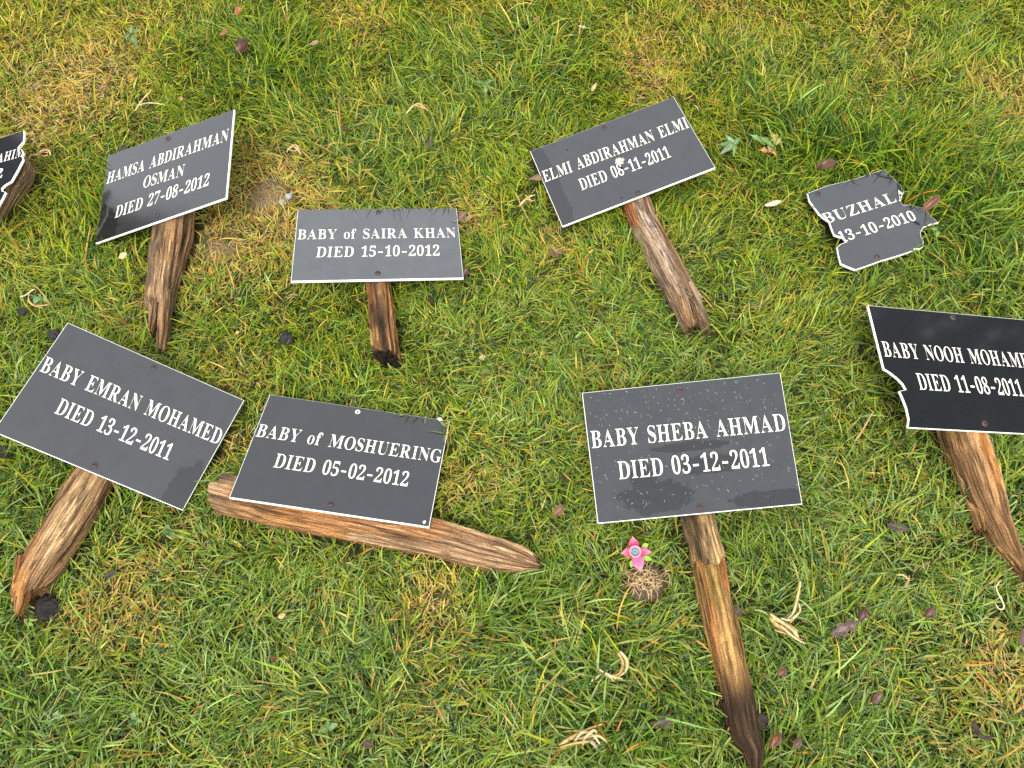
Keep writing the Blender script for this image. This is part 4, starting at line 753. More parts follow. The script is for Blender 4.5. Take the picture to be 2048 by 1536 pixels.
t, po = marker('black plaque resting on a long tan post that tapers to a point at right', pl, plaque_mat('plaque_clean_black', dust=0.45, spec=0.72),
       [('BABY of MOSHUERING', *z((318, 325), (1385, 478), (346, 254))), ('DIED 05-02-2012', *z((420, 503), (1195, 615), (447, 424)))],
       [(661.4, 1008.3)], [b], (660, 1010))
c = pl.pt((715.3, 824)); V = []; F = []
for k in range(16):
    a = 2 * math.pi * k / 16
    for rr in (.0042, .0019):
        V.append(c + rr * (math.cos(a) * pl.u + math.sin(a) * pl.v) + pl.n * (.0004 if rr > .003 else .0002))
F = [[2 * k, 2 * ((k + 1) % 16), 2 * ((k + 1) % 16) + 1, 2 * k + 1] for k in range(16)]
so = link('screw_hole', raw_mesh('screw_hole', V, F, M_CORE), t)
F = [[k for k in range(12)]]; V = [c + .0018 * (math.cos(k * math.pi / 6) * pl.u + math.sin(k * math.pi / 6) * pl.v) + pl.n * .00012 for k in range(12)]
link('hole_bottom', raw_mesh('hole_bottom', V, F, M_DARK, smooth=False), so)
me = splat(pl, (880, 839.5), .0045, 14, 9, .002); me.materials.append(flat_mat('white_droplet', (.75, .75, .72), .5)); link('white_droplet', me, po)
me = splat(pl, (848, 1044), .003, 7, 19, .0005); me.materials.append(M_CORE); link('scuff', me, po)

# --- bottom right of centre: littered with clippings
z = zf(1140, 720, 4.042)
pl = Plate([(1164, 785.6), (1560.6, 745.2), (1604.6, 1008.2), (1195.7, 1047)], (.265, .45, .066), 4.0, 8.0, -4.0, z((178, 713), (1750, 570)))
L = [(1330, 800), (1363, 1033.4), (1370, 1058), (1378, 1082), (1384, 1110), (1389, 1135)]
R = [(1392, 792), (1430, 1029.4), (1436, 1058), (1442, 1087), (1449, 1115), (1455, 1140)]
b1 = wood_billet(L, R, [0, 0, .052, .052, .051, .050], .05, [(-1, .97), (-.7, .95), (-.5, 1.0), (-.1, .98), (.2, 1.0), (.5, .975), (.8, .93), (1, .955)],
                ((.05, .038, .025), (.33, .23, .10), (.62, .46, .23), (.15, .12, .085)), 41, pl, 2, grain=0.8, sq=3.4)
L = [(1381, 1095), (1387, 1128), (1395, 1168), (1408.4, 1235), (1421.8, 1305.5), (1435.3, 1362.6), (1448.7, 1423), (1460, 1473.5), (1482, 1503.7), (1500, 1550)]
R = [(1447, 1095), (1452, 1128), (1464, 1197), (1479, 1251.8), (1489, 1303), (1500, 1362), (1509, 1413), (1517, 1462), (1527, 1505), (1514, 1550)]
b2 = wood_billet(L, R, [.044, .044, .044, .044, .044, .043, .041, .038, .033, .026], .052, [(-1, .97), (-.3, .99), (.4, 1.0), (1, .985)],
                ((.028, .021, .012), (.24, .145, .055), (.50, .32, .12), (.40, .15, .05)), 47, None, 0, mud=(.50, .22, .93), fresh=[(.02, .30, -.7, .3, (.26, .21, .05), .55)], grain=1.35)
t, po = marker('black plaque strewn with grass clippings on longest post with muddy lower end', pl, plaque_mat('plaque_speckled', dust=0.6, film=1.25, spec=0.58, speck=1.0, wet=[(-.06, -.072, .055, .026), (-.075, -.045, .022, .028), (.03, -.03, .05, .016), (.11, -.09, .06, .014), (.0, .0, .06, .008)]),
       [('BABY SHEBA AHMAD', *z((178, 713), (1750, 570), (164, 577))), ('DIED 03-12-2011', *z((398, 965), (1615, 855), (381, 823)))],
       [(1361, 781.5), (1399.8, 1014)], [b1, b2], (1400, 1020))
# clippings on it
g = np.random.default_rng(77)
parts = []
for k in range(380):
    u, v = g.uniform(-.146, .146), g.uniform(-.095, .095)
    if g.random() < .35:
        v = g.normal(.055, .03); v = min(max(v, -.095), .095)
    a = g.normal(2.2, .9); ln = g.uniform(.0010, .0042) * (1 if k % 17 else 2.2); wd = g.uniform(.00012, .0003)
    p = pl.o + u * pl.u + v * pl.v + pl.n * (.0006 + .0002 * g.random()); d = math.cos(a) * pl.u + math.sin(a) * pl.v; e = np.cross(pl.n, d)
    bend = g.normal(0, .35)
    q = p + d * ln * .5 + e * ln * bend * .5; r_ = p + d * ln + pl.n * .0002
    c_ = (np.array((.45, .46, .40)) if g.random() < .8 else np.array((.03, .035, .02))) * g.uniform(.7, 1.1)
    parts.append(([p - e * wd, p + e * wd, q + e * wd, q - e * wd, r_ + e * wd * .4, r_ - e * wd * .4], [[0, 1, 2, 3], [3, 2, 4, 5]], [c_] * 6))
V, F, Cc = join_geo(parts)
o = link('grass_clippings', raw_mesh('grass_clippings', V, F, M_STRAW, Cc, False), po); o['kind'] = 'stuff'

# --- right edge: broken left side, reflecting trees
z = zf(1700, 580, 2.56)
pl = Plate([(1736, 610.5), (2078, 642), (2126, 872), (1816, 855.4), (1818, 838), (1813, 815), (1805, 795), (1799, 782), (1812, 779), (1806, 768), (1795, 757), (1780, 745), (1768, 738)], (.72, .575, .066), 1.7, 7.6, 12.0, z((178, 340), (885, 397)))
L = [(1855, 668), (1888, 861), (1900.8, 901), (1915, 929), (1940, 990), (1965, 1040), (1976, 1055), (1993.7, 1090), (2008, 1106), (2026, 1125), (2036, 1140), (2047, 1160)]
R = [(1928, 668), (1974, 868.6), (1984, 908), (1998, 943.6), (2011.6, 990), (2022.3, 1035), (2032, 1060), (2040, 1085), (2047, 1106), (2053, 1125), (2057, 1142), (2060, 1160)]
pal = ((.05, .032, .02), (.32, .19, .085), (.56, .37, .18), (.45, .21, .07))
b1 = wood_billet(L, R, [0, 0] + list(np.linspace(.05, .034, 10)), [.055] * 2 + list(np.linspace(.055, .035, 10)), [(-1, .94), (-.5, .965), (0, .98), (.5, 1), (1, 1)], pal, 55, pl, 2, fresh=[(.42, .68, .05, .5, (.62, .27, .07), .9)], grain=1.3)
L = [(1912, 925), (1922, 950), (1935, 985), (1947, 1015), (1954, 1040), (1963, 1064)]
R = [(1940, 935), (1950, 960), (1960, 990), (1966, 1015), (1967, 1040), (1967, 1064)]
b2 = wood_billet(L, R, [.036, .036, .035, .033, .03, .026], .03, [(-1, .94), (0, .98), (1, 1)], pal, 58, nt_=90, ns=40, fresh=[(.5, 1.1, -1, 1, (.5, .26, .09), .5)])
marker('black plaque cut off by right edge, left side snapped, on golden-grained post', pl, plaque_mat('plaque_gloss_black', dust=0.12),
       [('BABY NOOH MOHAMED', *z((178, 340), (882, 397), (158, 263)), dict(fit='BABY NOOH MOHAM')), ('DIED 11-08-2011', *z((358, 510), (893, 545), (334, 426)))],
       [(1905, 635), (1968.5, 847.5)], [b1, b2], (1930, 865))

# --- left edge: only the broken right end in view
pl = Plate([(47.4, 260.5), (48, 270), (46.5, 283), (36, 295), (43, 299), (46, 305), (44, 313), (46, 319), (34, 342), (22, 363), (10, 370), (3, 377), (4, 382), (11, 384), (4, 398), (-4, 412), (-14, 428), (-268, 512), (-232, 352)],
           at(-60, 370, .05), 12.0, 7.0, -16.0, ((0, 325), (41, 314)))
L = [(18, 300), (6, 330), (-14, 360), (-30, 392), (-50, 425), (-75, 470)]
R = [(53, 310), (57, 328), (51, 350), (34, 374), (16, 402), (-10, 446)]
b = wood_billet(L, R, [0, 0, 0, 0, .04, .035], .06, [(-1, 1), (0, .98), (1, .97)], ((.06, .045, .03), (.27, .19, .115), (.46, .35, .22), (.24, .20, .15)), 63, pl, 4, startp=[(-1, .03), (0, .0), (.6, .02), (1, .05)])
marker('black plaque at far left edge, its right end snapped off above curved brown wood', pl, plaque_mat('plaque_left_black', dust=0.3),
       [('AHIM', (-7, 327), (46, 312.5), (6, 306), dict(clip=[((40, 290), (46, 322), (0, 320))])), ('2', (-14, 360), (3.5, 355), (-8, 341))], [], [b], (20, 340), plate_name='name_plate')
# ------------------------------------------------------------------ small things lying in the grass
LOW = []      # (x, y, radius): grass is thinner / lower here
def frame_from(dirv, up=(0, 0, 1)):
    d = np.array(dirv, float); d /= np.linalg.norm(d); u = np.array(up, float); s = np.cross(u, d); s /= np.linalg.norm(s); return d, s, np.cross(d, s)
def leaf_geo(base, dirv, up, length, width, prof, curl, cup, colr, seed, lobes=0, na=13, nb=7, vein=0.15, twist=0.0, jit=0.0, lt=(1, 1, 1)):
    """a leaf blade as a curved sheet; prof(t) -> relative half width"""
    g = np.random.default_rng(seed); d, s, u = frame_from(dirv, up); V = []; Cc = []
    for i in range(na):
        t = i / (na - 1); hw = width / 2 * prof(t)
        if lobes:
            hw *= 0.72 + 0.34 * math.sin(t * lobes * 2 * math.pi + 0.4) * (0.3 + t)
        if 0 < i < na - 1:
            hw *= 1 + jit * g.normal()
        a = curl * t
        cx = length * (math.sin(a) / a * t if abs(a) > 1e-3 else t); cz = length * ((1 - math.cos(a)) / a * t if abs(a) > 1e-3 else 0)
        for j in range(nb):
            q = -1 + 2 * j / (nb - 1); tw = twist * t
            y = q * hw; zz = cup * hw * (q * q) + g.normal(0, width * .018)
            y, zz = y * math.cos(tw) - zz * math.sin(tw), y * math.sin(tw) + zz * math.cos(tw)
            V.append(np.array(base) + d * cx + s * y + u * (cz + zz))
            k = 1 + g.normal(0, .12)
            c = np.array(colr) * np.array(lt) * k * (1 + .35 * vnoise(t * 5, q * 3 + seed, seed))
            if abs(q) < .2:
                c = c * (1 + vein)
            Cc.append(np.clip(c, .003, .95))
    F = [[i * nb + j, i * nb + j + 1, (i + 1) * nb + j + 1, (i + 1) * nb + j] for i in range(na - 1) for j in range(nb - 1)]
    return V, F, Cc
def thick(o, t=0.0005):
    m = o.modifiers.new('thickness', 'SOLIDIFY'); m.thickness = t; m.offset = 0
ov = lambda t: max(0.03, math.sin(math.pi * min(1, t * .97 + .02)) ** .75)
lance = lambda t: max(0.02, math.sin(math.pi * t ** .8) ** .9)
tear = lambda t: max(0.03, (math.sin(math.pi * t ** .6)) ** .8)
def dead_leaf(px, z, az, length_px, width_px, colr, label, seed, curl=.5, cup=.35, lobes=0, tilt=.15, prof=ov, name='fallen_leaf', cat='dead leaf', group='fallen leaves in the grass', twist=.3):
    k = pxscale(*px); c = at(px[0], px[1], z)
    d = np.array((math.cos(az) * math.cos(tilt), math.sin(az) * math.cos(tilt), math.sin(tilt)))
    V, F, Cc = leaf_geo(c - d * length_px * k / 2, d, (0.05, -.1, 1), length_px * k, width_px * k, prof, curl, cup, colr, seed, lobes, 19 if lobes else 13, 7, twist=twist, jit=.16, lt=(.72, .66, .5))
    me = raw_mesh(name, V, F, M_LEAF, Cc)
    o = link(name, me, None, c); thick(o)
    tag(o, label, cat, group)
    LOW.append((c[0], c[1], .55 * max(length_px, width_px) * k, z))
    return o
D2 = math.radians
dead_leaf((487, 98), .034, D2(35), 38, 26, (.075, .026, .018), 'large dark maroon dead leaf in the lush tuft near the top edge', 1, .8, .5)
dead_leaf((477, 24), .036, D2(50), 19, 13, (.40, .13, .035), 'small bright orange dead leaf, the one nearest the top edge', 2, .5, .5)
dead_leaf((449, 67), .036, D2(20), 20, 10, (.34, .15, .06), 'small orange leaf just left of the large maroon leaf', 3, .6, .4)
dead_leaf((690, 258), .036, D2(-40), 24, 9, (.11, .038, .028), 'narrow pointed reddish brown leaf on open grass right of the three-line plaque', 4, .4, .5, prof=lance)
dead_leaf((629, 87), .034, D2(5), 20, 9, (.36, .27, .20), 'small pale grey-brown leaf at the top, right of the maroon leaf', 5, .3, .3)
dead_leaf((860, 287), .030, D2(80), 16, 12, (.10, .08, .065), 'small dull grey-brown leaf in green grass above the square-set plaque', 6)
dead_leaf((246, 299), .034, D2(0), 26, 10, (.055, .045, .045), 'dark leaf tucked against the upper left corner of the three-line plaque', 7, .3, .2)
dead_leaf((1861, 408), .040, D2(35), 42, 17, (.20, .075, .05), 'curled red-brown leaf touching the right tip of the plaque fragment', 8, .7, .6, tilt=.3)
dead_leaf((1650, 333), .022, D2(-5), 44, 22, (.13, .055, .035), 'flat red-brown leaf half hidden in grass above the plaque fragment', 9)
dead_leaf((1688, 1256), .026, D2(25), 58, 34, (.13, .075, .075), 'large purple-brown lobed oak leaf on the lower right lawn', 10, .5, .3, lobes=3)
dead_leaf((1722, 1228), .026, D2(70), 30, 20, (.085, .035, .025), 'dark brown leaf touching the large oak leaf', 11, .9, .6)
dead_leaf((1857, 1224), .028, D2(60), 26, 20, (.12, .045, .028), 'small brown leaf right of the large oak leaf', 12, .8, .6)
dead_leaf((1753, 1394), .022, D2(60), 30, 18, (.13, .06, .045), 'brown leaf between grass blades below the large oak leaf', 13)
dead_leaf((2043, 1274), .026, D2(80), 34, 20, (.15, .085, .075), 'purplish brown leaf at the right edge above the straw patch', 14)
dead_leaf((1548, 1478), .026, D2(55), 40, 20, (.16, .045, .018), 'shiny red-brown leaf beside the muddy post end', 15, .8, .6)
dead_leaf((1592, 1484), .024, D2(70), 30, 17, (.12, .06, .032), 'dull brown leaf just right of the shiny red-brown leaf', 16, .8, .5)
dead_leaf((1563, 1344), .030, D2(40), 22, 17, (.14, .045, .025), 'small dark red leaf right of the muddy post halfway up', 17, .6, .4)
dead_leaf((1328, 1442), .018, D2(20), 48, 30, (.085, .06, .05), 'dark brown lobed leaf left of the muddy post', 18, .4, .3, lobes=3)
dead_leaf((1119, 1020), .034, D2(40), 30, 18, (.27, .16, .11), 'folded pale brown leaf alone on the grass left of the littered plaque', 19, 1.1, .9)
dead_leaf((1105, 509), .032, D2(-75), 34, 13, (.20, .125, .09), 'brown leaf standing in dry grass left of the grey split post', 20, .4, .9, prof=lance)
dead_leaf((1119, 506), .030, D2(-50), 16, 11, (.23, .15, .12), 'tiny brown leaf scrap beside the brown standing leaf', 21)
dead_leaf((1071, 358), .030, D2(-160), 34, 14, (.26, .18, .12), 'pointed tan leaf poking out under the left edge of the chipped plaque', 22, .2, .3, prof=lance)
dead_leaf((924, 434), .030, D2(60), 22, 15, (.19, .105, .09), 'pinkish brown leaf at the upper right corner of the square-set plaque', 23)
dead_leaf((937, 437), .028, D2(10), 20, 9, (.36, .28, .19), 'beige leaf scrap just right of the pinkish brown leaf', 24)
dead_leaf((928, 549), .022, D2(70), 30, 16, (.085, .025, .02), 'dark red leaf under the lower right corner of the square-set plaque', 25)
dead_leaf((246, 512), .040, D2(25), 19, 13, (.62, .52, .36), 'cream coloured leaf scrap left of the forked grey post', 26, .2, .2)
dead_leaf((222, 1148), .032, D2(25), 30, 11, (.045, .032, .03), 'thin blackish leaf on the grass right of the ridged brown post', 27, .2, .3, prof=lance)
dead_leaf((965, 715), .036, D2(10), 14, 10, (.42, .36, .24), 'pale tan leaf scrap in the middle of the lawn', 28)
dead_leaf((565, 1232), .034, D2(20), 18, 10, (.62, .47, .25), 'pale yellow leaf scrap on the grass below the tan log', 29)
dead_leaf((548, 1317), .034, D2(-30), 14, 9, (.16, .05, .025), 'small red-brown leaf in dewy grass far below the tan log', 30)
dead_leaf((738, 1488), .030, D2(-10), 26, 16, (.10, .055, .045), 'dark brown leaf low on the lawn near the bottom edge', 31)
dead_leaf((363, 198), .036, D2(80), 9, 6, (.50, .30, .26), 'tiny pink-beige leaf scrap above the three-line plaque', 32, .2, .2)
dead_leaf((1073, 41), .034, D2(20), 15, 11, (.30, .14, .06), 'small rusty leaf at the top edge right of centre', 33)
dead_leaf((475, 665), .036, D2(10), 9, 6, (.62, .48, .14), 'tiny yellow leaf scrap right of the forked post end', 34, .2, .2)
dead_leaf((1165, 55), .040, D2(-45), 22, 7, (.52, .58, .36), 'pale green willow-like leaf near the top edge', 35, .3, .4, prof=lance)
dead_leaf((1188, 175), .040, D2(60), 20, 7, (.66, .56, .34), 'cream sliver of leaf above the chipped plaque', 36, .3, .4, prof=lance)
dead_leaf((1795, 1055), .024, D2(-20), 40, 18, (.085, .065, .055), 'dark matted leaf left of the golden post', 37, .3, .2)

# dark lumps of soil
def lump(name, px, r_px, zc, colr, label, cat, seed, flat=.55, mat=None, group=None, amp=.5):
    k = pxscale(*px); c = at(px[0], px[1], zc); r = r_px * k
    bm = bmesh.new(); bmesh.ops.create_icosphere(bm, subdivisions=5, radius=1.0)
    V = np.array([v.co for v in bm.verts]); F = [[v.index for v in f.verts] for f in bm.faces]; bm.free()
    n = fbm(V[:, 0] * 1.7 + V[:, 2], V[:, 1] * 1.7 - V[:, 2], seed, 4) + .35 * fbm(V[:, 0] * 8 + V[:, 2] * 5, V[:, 1] * 8 + V[:, 2] * 3, seed + 3, 3)
    V = V * (1 + amp * n)[:, None] * r; V[:, 2] *= flat
    V = V + c
    cc = np.clip(np.array(colr) * (1 + .5 * n)[:, None], .004, .8)
    o = link(name, raw_mesh(name, V, F, M_STRAW if mat is None else mat, cc), None, c)
    tag(o, label, cat, group); LOW.append((c[0], c[1], r * .9, zc + r * .3)); return o
lump('soil_clod', (573, 676), 12, .016, (.028, .024, .024), 'small blackish soil clod in the grass left of the black-ended post', 'soil clod', 3, group='dark soil clods')
lump('soil_clod', (44, 623), 9, .016, (.03, .022, .022), 'dark soil crumb left of the clover leaf above the lower left plaque', 'soil clod', 5, group='dark soil clods')
lump('soil_clod', (108, 669), 11, .016, (.035, .03, .03), 'dark soil clod touching the upper left edge of the lower left plaque', 'soil clod', 6, group='dark soil clods')
lump('soil_clod', (92, 1214), 24, .004, (.024, .019, .017), 'broad black soil clod beside the orange splintered post end', 'soil clod', 7, .35, group='dark soil clods')
lump('soil_clod', (8, 905), 14, .012, (.03, .022, .018), 'dark soil clod at the left edge below the lower left plaque', 'soil clod', 8, group='dark soil clods')
lump('soil_clod', (1518, 1440), 16, .018, (.045, .033, .025), 'crumbly mud clod stuck to the right side of the muddy post', 'soil clod', 9, .7, group='dark soil clods')
lump('soil_clod', (1474, 1224), 9, .03, (.10, .075, .05), 'small brown mud crumb on the right flank of the long post', 'soil clod', 10, .7, group='dark soil clods')
lump('white_pebble', (566, 404), 7, .014, (.34, .32, .28), 'whitish chalky pebble on the bare soil patch', 'pebble', 11, .6, group='pale bits on the bare soil')
lump('grey_pebble', (578, 392), 6, .018, (.34, .34, .38), 'grey pebble just above the whitish pebble on bare soil', 'pebble', 12, .6, group='pale bits on the bare soil')
dead_leaf((1546, 408), .040, D2(5), 32, 11, (.70, .70, .60), 'whitish ragged scrap in the grass left of the plaque fragment', 39, .3, .2, name='pale_scrap', cat='scrap', group='pale scraps in the grass')

# straw husks: bundles of dry ribbons
def ribbon_geo(pts, wd, colr, seed, up=(0, 0, 1)):
    pts = np.array(pts); n = len(pts); g = np.random.default_rng(seed); V = []; Cc = []
    for i in range(n):
        d = pts[min(i + 1, n - 1)] - pts[max(i - 1, 0)]; s = np.cross(np.array(up) + g.normal(0, .25, 3), d); s /= np.linalg.norm(s) + 1e-9
        ww = wd * (0.35 + 0.65 * math.sin(math.pi * (0.12 + .83 * i / (n - 1)))); k = 1 + g.normal(0, .1)
        for q in (-1, 0, 1):
            V.append(pts[i] + s * ww * q * .5 + np.array((0, 0, ww * .22 * (q == 0)))); Cc.append(np.clip(np.array(colr) * k * (1.08 if q == 0 else .9), 0, .9))
    F = [[3 * i + j, 3 * i + j + 1, 3 * i + j + 4, 3 * i + j + 3] for i in range(n - 1) for j in (0, 1)]
    return V, F, Cc
def pxcurve(P, n=12):
    P = np.array(P, float); t = np.linspace(0, len(P) - 1, n); i = np.clip(t.astype(int), 0, len(P) - 2); f = (t - i)[:, None]
    pm = P[np.clip(i - 1, 0, len(P) - 1)]; p0 = P[i]; p1 = P[i + 1]; p2 = P[np.clip(i + 2, 0, len(P) - 1)]
    q = .5 * ((2 * p0) + (-pm + p1) * f + (2 * pm - 5 * p0 + 4 * p1 - p2) * f ** 2 + (-pm + 3 * p0 - 3 * p1 + p2) * f ** 3)
    return q
def husk(px, strands, label, cat='dry husk', name='straw_husk', group='dry straw husks', z=.036):
    parts = []
    for k, (P, wd, colr) in enumerate(strands):
        q = pxcurve(P); pts = [at(a, b, z + .004 * math.sin(i * .6 + k) + .0015 * k) for i, (a, b) in enumerate(q)]
        parts.append(ribbon_geo(pts, wd * pxscale(*px), colr, k + int(px[0])))
    V, F, Cc = join_geo(parts); c = at(*px, 0)
    o = link(name, raw_mesh(name, V, F, M_STRAW, Cc), None, c); thick(o, .0004); tag(o, label, cat, group)
    LOW.append((c[0], c[1], 22 * pxscale(*px), z)); return o
SC, SC2, SC3 = (.66, .47, .22), (.58, .36, .14), (.72, .58, .34)
husk((1235, 1335), [([(1238, 1303), (1252, 1318), (1252, 1340), (1230, 1356)], 6, SC), ([(1240, 1302), (1256, 1322), (1250, 1344), (1228, 1358)], 4, SC3), ([(1236, 1306), (1246, 1325), (1238, 1348), (1218, 1352)], 6, SC2), ([(1183, 1362), (1203, 1350), (1222, 1352), (1246, 1358)], 6, SC), ([(1194, 1318), (1198, 1338), (1218, 1350), (1228, 1364)], 4, SC3)],
     'golden crescent shaped husk left of the long muddy post')
husk((1580, 1245), [([(1538, 1232), (1556, 1252), (1580, 1258), (1592, 1272)], 8, SC2), ([(1540, 1228), (1558, 1240), (1576, 1250), (1596, 1262)], 7, SC), ([(1548, 1246), (1564, 1258), (1584, 1268)], 7, (.50, .30, .12)), ([(1545, 1235), (1570, 1248), (1588, 1262), (1598, 1280)], 9, SC), ([(1601, 1163), (1596, 1190), (1587, 1225), (1572, 1240)], 5, SC), ([(1596, 1205), (1600, 1222), (1580, 1240), (1562, 1236)], 4, SC3),
                    ([(1560, 1250), (1585, 1272), (1610, 1288)], 4, SC3), ([(1548, 1260), (1580, 1270), (1605, 1280)], 3, SC2), ([(1600, 1222), (1590, 1234), (1580, 1246)], 4, SC2), ([(1538, 1232), (1524, 1222), (1508, 1220)], 4, (.30, .34, .14))],
     'long straw coloured husk with ragged tails right of the long post', z=.04)
husk((1175, 1470), [([(1118, 1490), (1140, 1478), (1160, 1466), (1190, 1462)], 6, SC), ([(1125, 1484), (1150, 1470), (1175, 1458), (1205, 1448)], 5, SC2), ([(1150, 1482), (1165, 1464), (1185, 1470), (1200, 1488)], 6, SC3), ([(1152, 1478), (1175, 1474), (1198, 1472), (1216, 1486)], 5, SC),
                    ([(1165, 1490), (1170, 1476), (1188, 1460), (1195, 1470)], 5, SC), ([(1120, 1495), (1150, 1486), (1180, 1482), (1200, 1468)], 4, SC2), ([(1180, 1480), (1190, 1490), (1194, 1500)], 9, (.45, .36, .24))],
     'tangled nest of straw near the bottom edge')
husk((80, 305), [([(64, 311), (76, 309), (84, 304), (96, 306)], 6, SC2), ([(78, 304), (88, 300), (98, 302), (101, 310)], 5, SC), ([(80, 308), (86, 312), (96, 310)], 5, SC2)], 'small tan curl of husk right of the plaque fragment at the left edge')
husk((1050, 402), [([(1038, 412), (1046, 404), (1056, 394), (1070, 390)], 5, SC), ([(1052, 396), (1062, 402), (1070, 400)], 4, SC), ([(1050, 390), (1058, 396), (1064, 404)], 4, SC2)], 'orange straw tangle left of the chipped plaque')
husk((590, 297), [([(572, 304), (582, 294), (592, 290), (600, 300)], 4, SC), ([(580, 300), (590, 302), (598, 296)], 4, SC2), ([(585, 292), (594, 298), (602, 308)], 3, SC3)], 'wispy tan straw tangle above the bare soil patch')
husk((848, 212), [([(810, 230), (826, 212), (840, 208), (856, 222)], 4, SC), ([(828, 209), (842, 214), (850, 218)], 4, SC2)], 'thin bent straw pieces on open grass above the square-set plaque')
husk((285, 205), [([(270, 222), (278, 208), (288, 196), (302, 180)], 4, SC), ([(276, 212), (288, 207), (306, 206), (330, 210)], 3, SC3)], 'forked yellow straw on the grass above the three-line plaque')
husk((1820, 1150), [([(1792, 1150), (1806, 1150), (1816, 1160), (1811, 1172)], 4, SC), ([(1812, 1170), (1817, 1160), (1819, 1150)], 3, SC2)], 'thin curled straw on the lawn below the right-hand plaque')
husk((72, 595), [([(40, 594), (52, 590), (62, 582), (70, 578)], 4, SC3), ([(58, 588), (57, 600), (66, 610), (84, 615)], 4, SC2), ([(66, 609), (80, 611), (98, 609)], 3, SC)], 'curled orange straw around the clover leaf at left')
husk((1745, 835), [([(1709, 883), (1724, 862), (1747, 822)], 3.5, (.52, .33, .14))], 'single straight straw stalk left of the right-hand plaque')
husk((1985, 1200), [([(2002, 1160), (1992, 1176), (2004, 1200), (2008, 1216), (1998, 1218), (1990, 1206)], 3, SC3)], 'looped pale straw at the lower right')

# dark curved twig bottom right
q = pxcurve([(1948, 1443), (1952, 1458), (1962, 1472), (1984, 1478)], 14); V = []; F = []
for i, (a, b_) in enumerate(q):
    c = at(a, b_, .036 + .003 * math.sin(i)); d = at(*q[min(i + 1, 13)], .036) - at(*q[max(i - 1, 0)], .036); d /= np.linalg.norm(d); s_ = np.cross((0, 0, 1), d)
    r_ = .0036 * (1 - .5 * abs(i / 13 - .4)) * (1 + .2 * math.sin(i * 2.3))
    for k in range(8):
        t_ = k * math.pi / 4; V.append(c + r_ * (math.cos(t_) * s_ + math.sin(t_) * np.array((0, 0, 1))))
F = [[i * 8 + k, i * 8 + (k + 1) % 8, (i + 1) * 8 + (k + 1) % 8, (i + 1) * 8 + k] for i in range(13) for k in range(8)] + [[k for k in range(8)][::-1], [13 * 8 + k for k in range(8)]]
o = link('twig', raw_mesh('twig', V, F, flat_mat('dark_twig_bark', (.045, .032, .025), .8, .3, 400, .4)), None, at(1960, 1465, 0)); tag(o, 'short dark curved twig at the lower right beside the straw patch', 'twig')
LOW.append((*at(1960, 1465, 0)[:2], .015, .035))

# broad-leaved weeds
def weed(px, leaves, label, cat, z=.03, group='broad-leaved weeds in the lawn'):
    c = at(*px, 0); t = thing('lawn_weed', c, label, cat, group)
    for k, (tip, base, wd, colr, lob) in enumerate(leaves):
        b_ = at(*base, z); e = at(*tip, z + .012); d = e - b_; ln = np.linalg.norm(d)
        V, F, Cc = leaf_geo(b_, d, (0, -.25, 1), ln, wd * pxscale(*px), tear if lob == 0 else ov, -.5, .25, colr, k + int(px[0]), lob, 17, 7, .5)
        o = link('leaf', raw_mesh('leaf', V, F, M_LEAF, Cc), t); thick(o, .0003)
        # stem
    V = []; r_ = .0012
    for zz in (0.0, z):
        for k in range(6):
            V.append(np.array((c[0] + r_ * math.cos(k * math.pi / 3), c[1] + r_ * math.sin(k * math.pi / 3), zz)) + (at(*leaves[0][1], z) - at(*px, 0)) * (zz / z) * np.array((1, 1, 0)))
    link('stem', raw_mesh('stem', V, [[k, (k + 1) % 6, 6 + (k + 1) % 6, 6 + k] for k in range(6)], M_LEAF, np.full((12, 3), (.16, .12, .05))), t)
    LOW.append((c[0], c[1], 30 * pxscale(*px), z + .012))
GR, GR2 = (.085, .15, .045), (.12, .20, .05)
weed((1469, 289), [((1438, 285), (1469, 289), 11, GR, 0), ((1452, 267), (1469, 289), 10, (.16, .24, .12), 0), ((1444, 302), (1469, 289), 12, (.15, .22, .11), 0), ((1470, 307), (1469, 289), 8, GR2, 0), ((1482, 272), (1469, 289), 9, GR, 0)],
     'five-fingered green weed leaf beside the chipped plaque', 'weed', .045)
weed((1545, 292), [((1548, 262), (1552, 290), 20, (.20, .20, .03), 3), ((1520, 268), (1545, 293), 14, GR2, 2), ((1534, 282), (1548, 294), 14, (.10, .19, .03), 2), ((1562, 275), (1552, 290), 12, (.22, .19, .035), 2), ((1500, 262), (1530, 290), 12, (.14, .22, .07), 2)],
     'olive toothed weed leaves right of the five-fingered weed', 'weed', .045)
weed((1540, 300), [((1521, 297), (1540, 303), 13, (.36, .19, .07), 2), ((1538, 292), (1541, 304), 9, (.30, .16, .09), 0), ((1552, 306), (1542, 303), 7, (.42, .20, .06), 0)], 'withered orange-brown weed leaf between the green weeds', 'weed', .05)
weed((75, 597), [((67, 603), (82, 594), 19, (.12, .22, .075), 0), ((78, 588), (82, 596), 11, (.13, .23, .08), 0), ((91, 598), (82, 596), 9, (.18, .27, .12), 0)], 'round clover leaf inside a straw curl at the left', 'clover', .042)
weed((55, 1246), [((60, 1250), (54, 1243), 11, (.17, .28, .05), 0), ((50, 1240), (54, 1243), 10, (.15, .25, .05), 0), ((62, 1240), (54, 1243), 8, (.2, .3, .06), 0)], 'bright green clover below the orange splintered post end', 'clover', .036)
weed((110, 1440), [((96, 1450), (108, 1438), 16, GR2, 0), ((122, 1432), (110, 1438), 14, GR2, 0), ((112, 1424), (110, 1438), 13, (.15, .22, .09), 0)], 'green clover in the dewy grass at the lower left', 'clover', .036)
